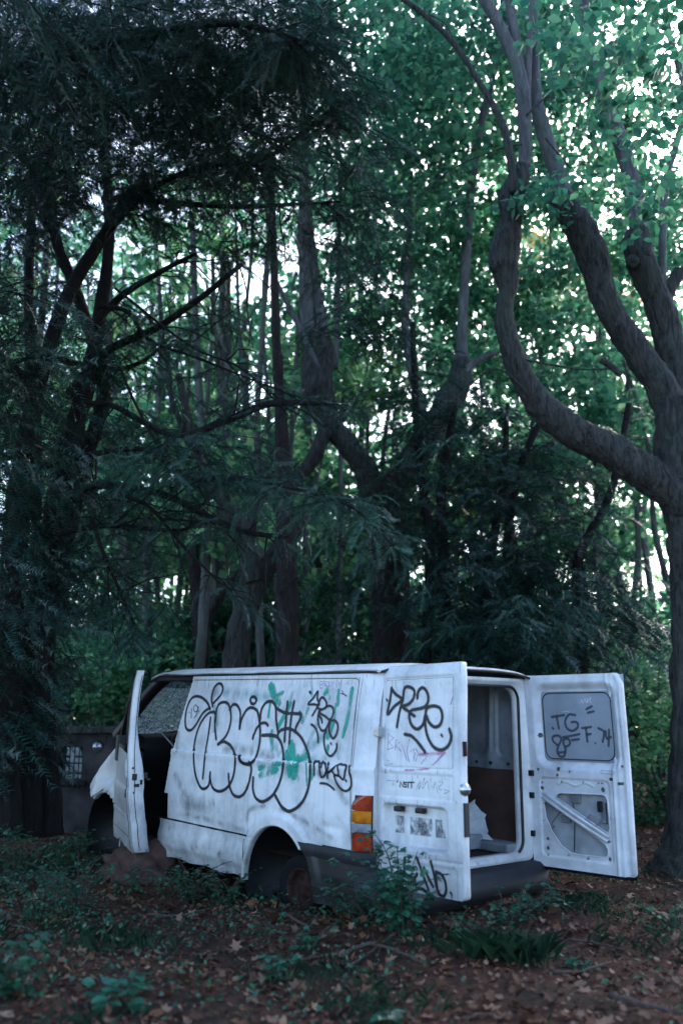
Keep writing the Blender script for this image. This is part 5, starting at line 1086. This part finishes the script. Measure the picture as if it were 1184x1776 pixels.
def stem_plant(name, px, py, Yd, h, ns, lean_, size, nl, mat, label, cat, group=None, spread=.25):
    b = at(px, py, Yd) if Yd else None
    if b is None:
        d = ray(px, py); k = -1.25/d.z; b = CAM+d*k
    b.z = gz(b.x, b.y); r = empty(name, b); tag(r, label, cat, group); st = MB(); C = []; Bt, Bb, Bn = [], [], []
    for i in range(ns):
        a = random.uniform(0, 6.28); e = Vector((math.cos(a), math.sin(a), 0))*spread*random.uniform(.3, 1)+Vector(lean_); hh = h*random.uniform(.6, 1.05); p0 = Vector((random.uniform(-.06, .06), random.uniform(-.06, .06), -.02))
        pts = [p0, p0+Vector((e.x*.25, e.y*.25, hh*.4)), p0+Vector((e.x*.6, e.y*.6, hh*.78)), p0+Vector((e.x*1.2, e.y*1.2, hh))]; S = spline([tuple(q) for q in pts], 4); st.tube(S, [.005*(1-.7*j/len(S)) for j in range(len(S))], 5, cap=False)
        for j in range(nl):
            t = (.15+.85*(j+random.random()*.6)/nl)*(len(S)-1.01); q = S[int(t)]+(S[int(t)+1]-S[int(t)])*(t-int(t)); az = random.uniform(0, 6.28); o3 = np.array([math.cos(az), math.sin(az), random.uniform(-.3, .3)])
            for s in (0, 1, 2):
                tt = np.array([math.cos(az+(s-1)*.9), math.sin(az+(s-1)*.9), random.uniform(-.45, .2)]); tt /= np.linalg.norm(tt); nn = np.array([0, 0, 1.])+rng.normal(size=3)*.35; nn -= tt*(nn@tt); nn /= np.linalg.norm(nn)
                C.append(q+o3*.02); Bt.append(tt); Bn.append(nn); Bb.append(np.cross(nn, tt))
    st.build('stem', M['twig'], r, True)
    v, f = leaves(np.array(C), size, .35, basis=(np.array(Bt), np.array(Bb), np.array(Bn))); link('leaves', npmesh('leaves', v, f), mat, r); return r
PL = [('shrub', 35, 1430, 7.8, .55, 16, (0, 0, 0), .045, 10, 'shrub_leaf', 'dim tall undergrowth at the foot of the yew stems at the left edge', 'shrub', .4),
      ('shrub', 120, 1440, 8.8, .40, 14, (0, 0, 0), .045, 9, 'shrub_leaf', 'low shaded shrub between the yew stems and the van nose', 'shrub', .4),
      ('sapling', 700, 1580, 5.95, .66, 11, (-.12, -.02, 0), .050, 15, 'bramble_leaf', 'leafy sapling arching up in front of the tagged rear door', 'sapling', .28),
      ('sapling', 690, 1600, 5.95, .40, 14, (-.02, 0, 0), .050, 11, 'bramble_leaf', 'bushy young shoots at the foot of the tagged rear door', 'sapling', .3),
      ('bramble', 640, 1610, 6.3, .34, 12, (0, 0, 0), .038, 9, 'shrub_leaf', 'dark bramble below the rear bumper corner', 'bramble', .35),
      ('bramble', 610, 1570, 6.6, .36, 8, (0, 0, 0), .035, 9, 'shrub_leaf', 'small bramble beside the grey quarter panel behind the rear wheel', 'bramble', .25),
      ('bramble', 800, 1610, 5.9, .22, 8, (.03, 0, 0), .036, 7, 'shrub_leaf', 'low bramble under the free corner of the tagged door', 'bramble', .25),
      ('bramble', 885, 1590, 6.4, .30, 8, (.05, 0, 0), .045, 7, 'bramble_leaf', 'bright leafed bramble below the open cargo bay', 'bramble', .35),
      ('bramble', 930, 1590, 6.6, .20, 5, (.1, 0, 0), .042, 6, 'bramble_leaf', 'sprawling shoots near the right rear bumper corner', 'bramble', .3),
      ('shrub', 130, 1590, 7.0, .42, 18, (0, 0, 0), .034, 12, 'bramble_leaf', 'rounded green shrub in front of the boulder at the left', 'shrub', .42),
      ('shrub', 60, 1620, 6.6, .36, 12, (0, 0, 0), .032, 11, 'shrub_leaf', 'dim leafy shrub near the left edge', 'shrub', .4),
      ('shrub', 330, 1555, 7.4, .32, 14, (0, 0, 0), .036, 9, 'shrub_leaf', 'dark low shrub between the boulder and the rear wheel arch', 'shrub', .4),
      ('shrub', 395, 1560, 7.2, .26, 10, (0, 0, 0), .036, 8, 'shrub_leaf', 'small dark shrub just left of the rear wheel', 'shrub', .3),
      ('sapling', 235, 1520, 7.9, .24, 3, (0, 0, 0), .05, 5, 'bramble_leaf', 'two thin stemmed seedling growing in front of the boulder', 'sapling', .1),
      ('sapling', 290, 1525, 7.7, .26, 3, (0, 0, 0), .05, 5, 'bramble_leaf', 'seedling with broad leaves at the right end of the boulder', 'sapling', .12),
      ('weed', 195, 1770, 4.5, .20, 5, (0, 0, 0), .065, 5, 'bramble_leaf', 'large leaved weed at the bottom left corner of the ground', 'plant', .12),
      ('weed', 20, 1740, 4.7, .30, 9, (0, 0, 0), .05, 8, 'shrub_leaf', 'blurred feathery weed at the very left of the foreground', 'plant', .2),
      ('weed', 530, 1640, 5.8, .16, 9, (0, 0, 0), .035, 7, 'shrub_leaf', 'weed clump below the rear wheel', 'plant', .25),
      ('weed', 490, 1700, 5.2, .14, 4, (0, 0, 0), .05, 5, 'bramble_leaf', 'small broad leaved weed in the middle foreground', 'plant', .1),
      ('weed', 1165, 1600, 6.2, .22, 9, (0, 0, 0), .04, 8, 'shrub_leaf', 'green weed tuft by the foot of the right trunk', 'plant', .25),
      ('weed', 660, 1770, 4.45, .10, 3, (0, 0, 0), .05, 4, 'bramble_leaf', 'pair of small leaves at the bottom middle edge', 'plant', .08),
      ('weed', 1000, 1660, 5.4, .08, 4, (0, 0, 0), .045, 4, 'bramble_leaf', 'small weed on the bare ground at the right', 'plant', .08),
      ('weed', 110, 1420, 9.6, .28, 14, (0, 0, 0), .045, 9, 'shrub_leaf', 'green weeds beneath the barred window of the wall', 'plant', .6),
      ('weed', 480, 1500, 7.75, .30, 3, (0, 0, 0), .06, 5, 'bramble_leaf', 'single weed growing inside the rear wheel arch', 'plant', .1)]
for nm, px, py, Yd, h, ns, ln, sz, nl, mt, lb, ct, spd in PL: stem_plant(nm, px, py, Yd, h, ns, ln, sz, nl, M[mt], lb, ct, None, spd)
def ground_at(px, py):
    d = ray(px, py); b = CAM+d*(-1.25/d.z); b.z = gz(b.x, b.y); return b
for px, py, n, h, sp_, lb in ((880, 1672, 330, .20, .10, 'dense tuft of long dark grass in front of the open cargo bay'), (960, 1575, 420, .07, .30, 'short grass patch below the stripped open door'), (560, 1690, 160, .09, .2, 'thin grass patch in the middle foreground'), (770, 1650, 160, .11, .2, 'grass patch left of the long grass tuft'), (190, 1650, 160, .14, .2, 'wispy grass patch at the left of the leaf litter')):
    b = ground_at(px, py); Q = rng.normal(size=(n, 2))*sp_; C = np.column_stack([b.x+Q[:, 0], b.y+Q[:, 1]*.6, np.full(n, b.z)]); v, f = blades(C-np.array(b), h*.8, .0011, .9 if h > .15 else .7)
    o = link('grass_tuft', npmesh('grass_tuft', v, f), M['grass']); o.location = b; tag(o, lb, 'grass tuft')
TW = [([(960, 1700), (1010, 1690), (1060, 1678)], .010, 'straight fallen twig at the right foreground'), ([(985, 1640), (1040, 1645), (1085, 1655)], .008, 'thin dark twig lying right of the grass tuft'), ([(590, 1668), (640, 1655), (700, 1672), (740, 1690)], .014, 'bent brown stick below the brambles'), ([(600, 1690), (640, 1665), (690, 1640)], .009, 'thin stick crossing the bent stick'),
      ([(495, 1600), (515, 1612), (535, 1622)], .013, 'short pale stick below the rear wheel'), ([(255, 1585), (310, 1588), (370, 1578)], .011, 'long twig in front of the dark shrubs'), ([(960, 1555), (1020, 1548), (1090, 1543)], .008, 'thin twig under the stripped door'), ([(1060, 1745), (1110, 1760), (1184, 1775)], .016, 'pale grey stick at the bottom right corner'), ([(800, 1772), (830, 1764), (858, 1760)], .007, 'thin pale twig at the bottom edge'),
      ([(465, 1672), (510, 1675), (560, 1668)], .010, 'dark twig in the middle of the leaf litter'), ([(10, 1610), (40, 1618), (70, 1632)], .010, 'twig at the left edge in the weeds')]
for pts, r, lb in TW:
    P_ = [ground_at(*q)+Vector((0, 0, .035)) for q in pts]; mb = MB(); S = spline([tuple(q) for q in P_], 5); mb.tube([Vector(s)+Vector((0, 0, random.uniform(-.004, .004))) for s in S], [r*(1-.5*i/len(S)) for i in range(len(S))], 7, .12); tag(mb.build('twig', M['twig'], None, True), lb, 'twig')
# bigger curled dead leaves that catch the eye
for i, (px, py, s, lb, c) in enumerate(((782, 1757, .085, 'long curled brown leaf lying at the bottom centre', (.22, .12, .07)), (443, 1575, .08, 'orange dead leaf below the rear wheel arch', (.30, .10, .03)), (125, 1700, .07, 'orange leaf in the weeds at the left', (.25, .10, .04)), (260, 1650, .06, 'pale orange leaf left of centre', (.25, .12, .07)), (775, 1698, .06, 'light tan leaf near the long grass tuft', (.3, .2, .14)), (700, 1765, .07, 'pale dead leaf at the bottom edge', (.26, .18, .13)))):
    b = ground_at(px, py)+Vector((0, 0, .03)); v, f = leaves(np.zeros((1, 3)), s*1.25, .01, 1.2); mm = simple(f'dead_leaf_{i}', c, .7, 0, .3, 20); o = link('dead_leaf', npmesh('dead_leaf', v, f), mm); o.location = b; tag(o, lb, 'leaf')
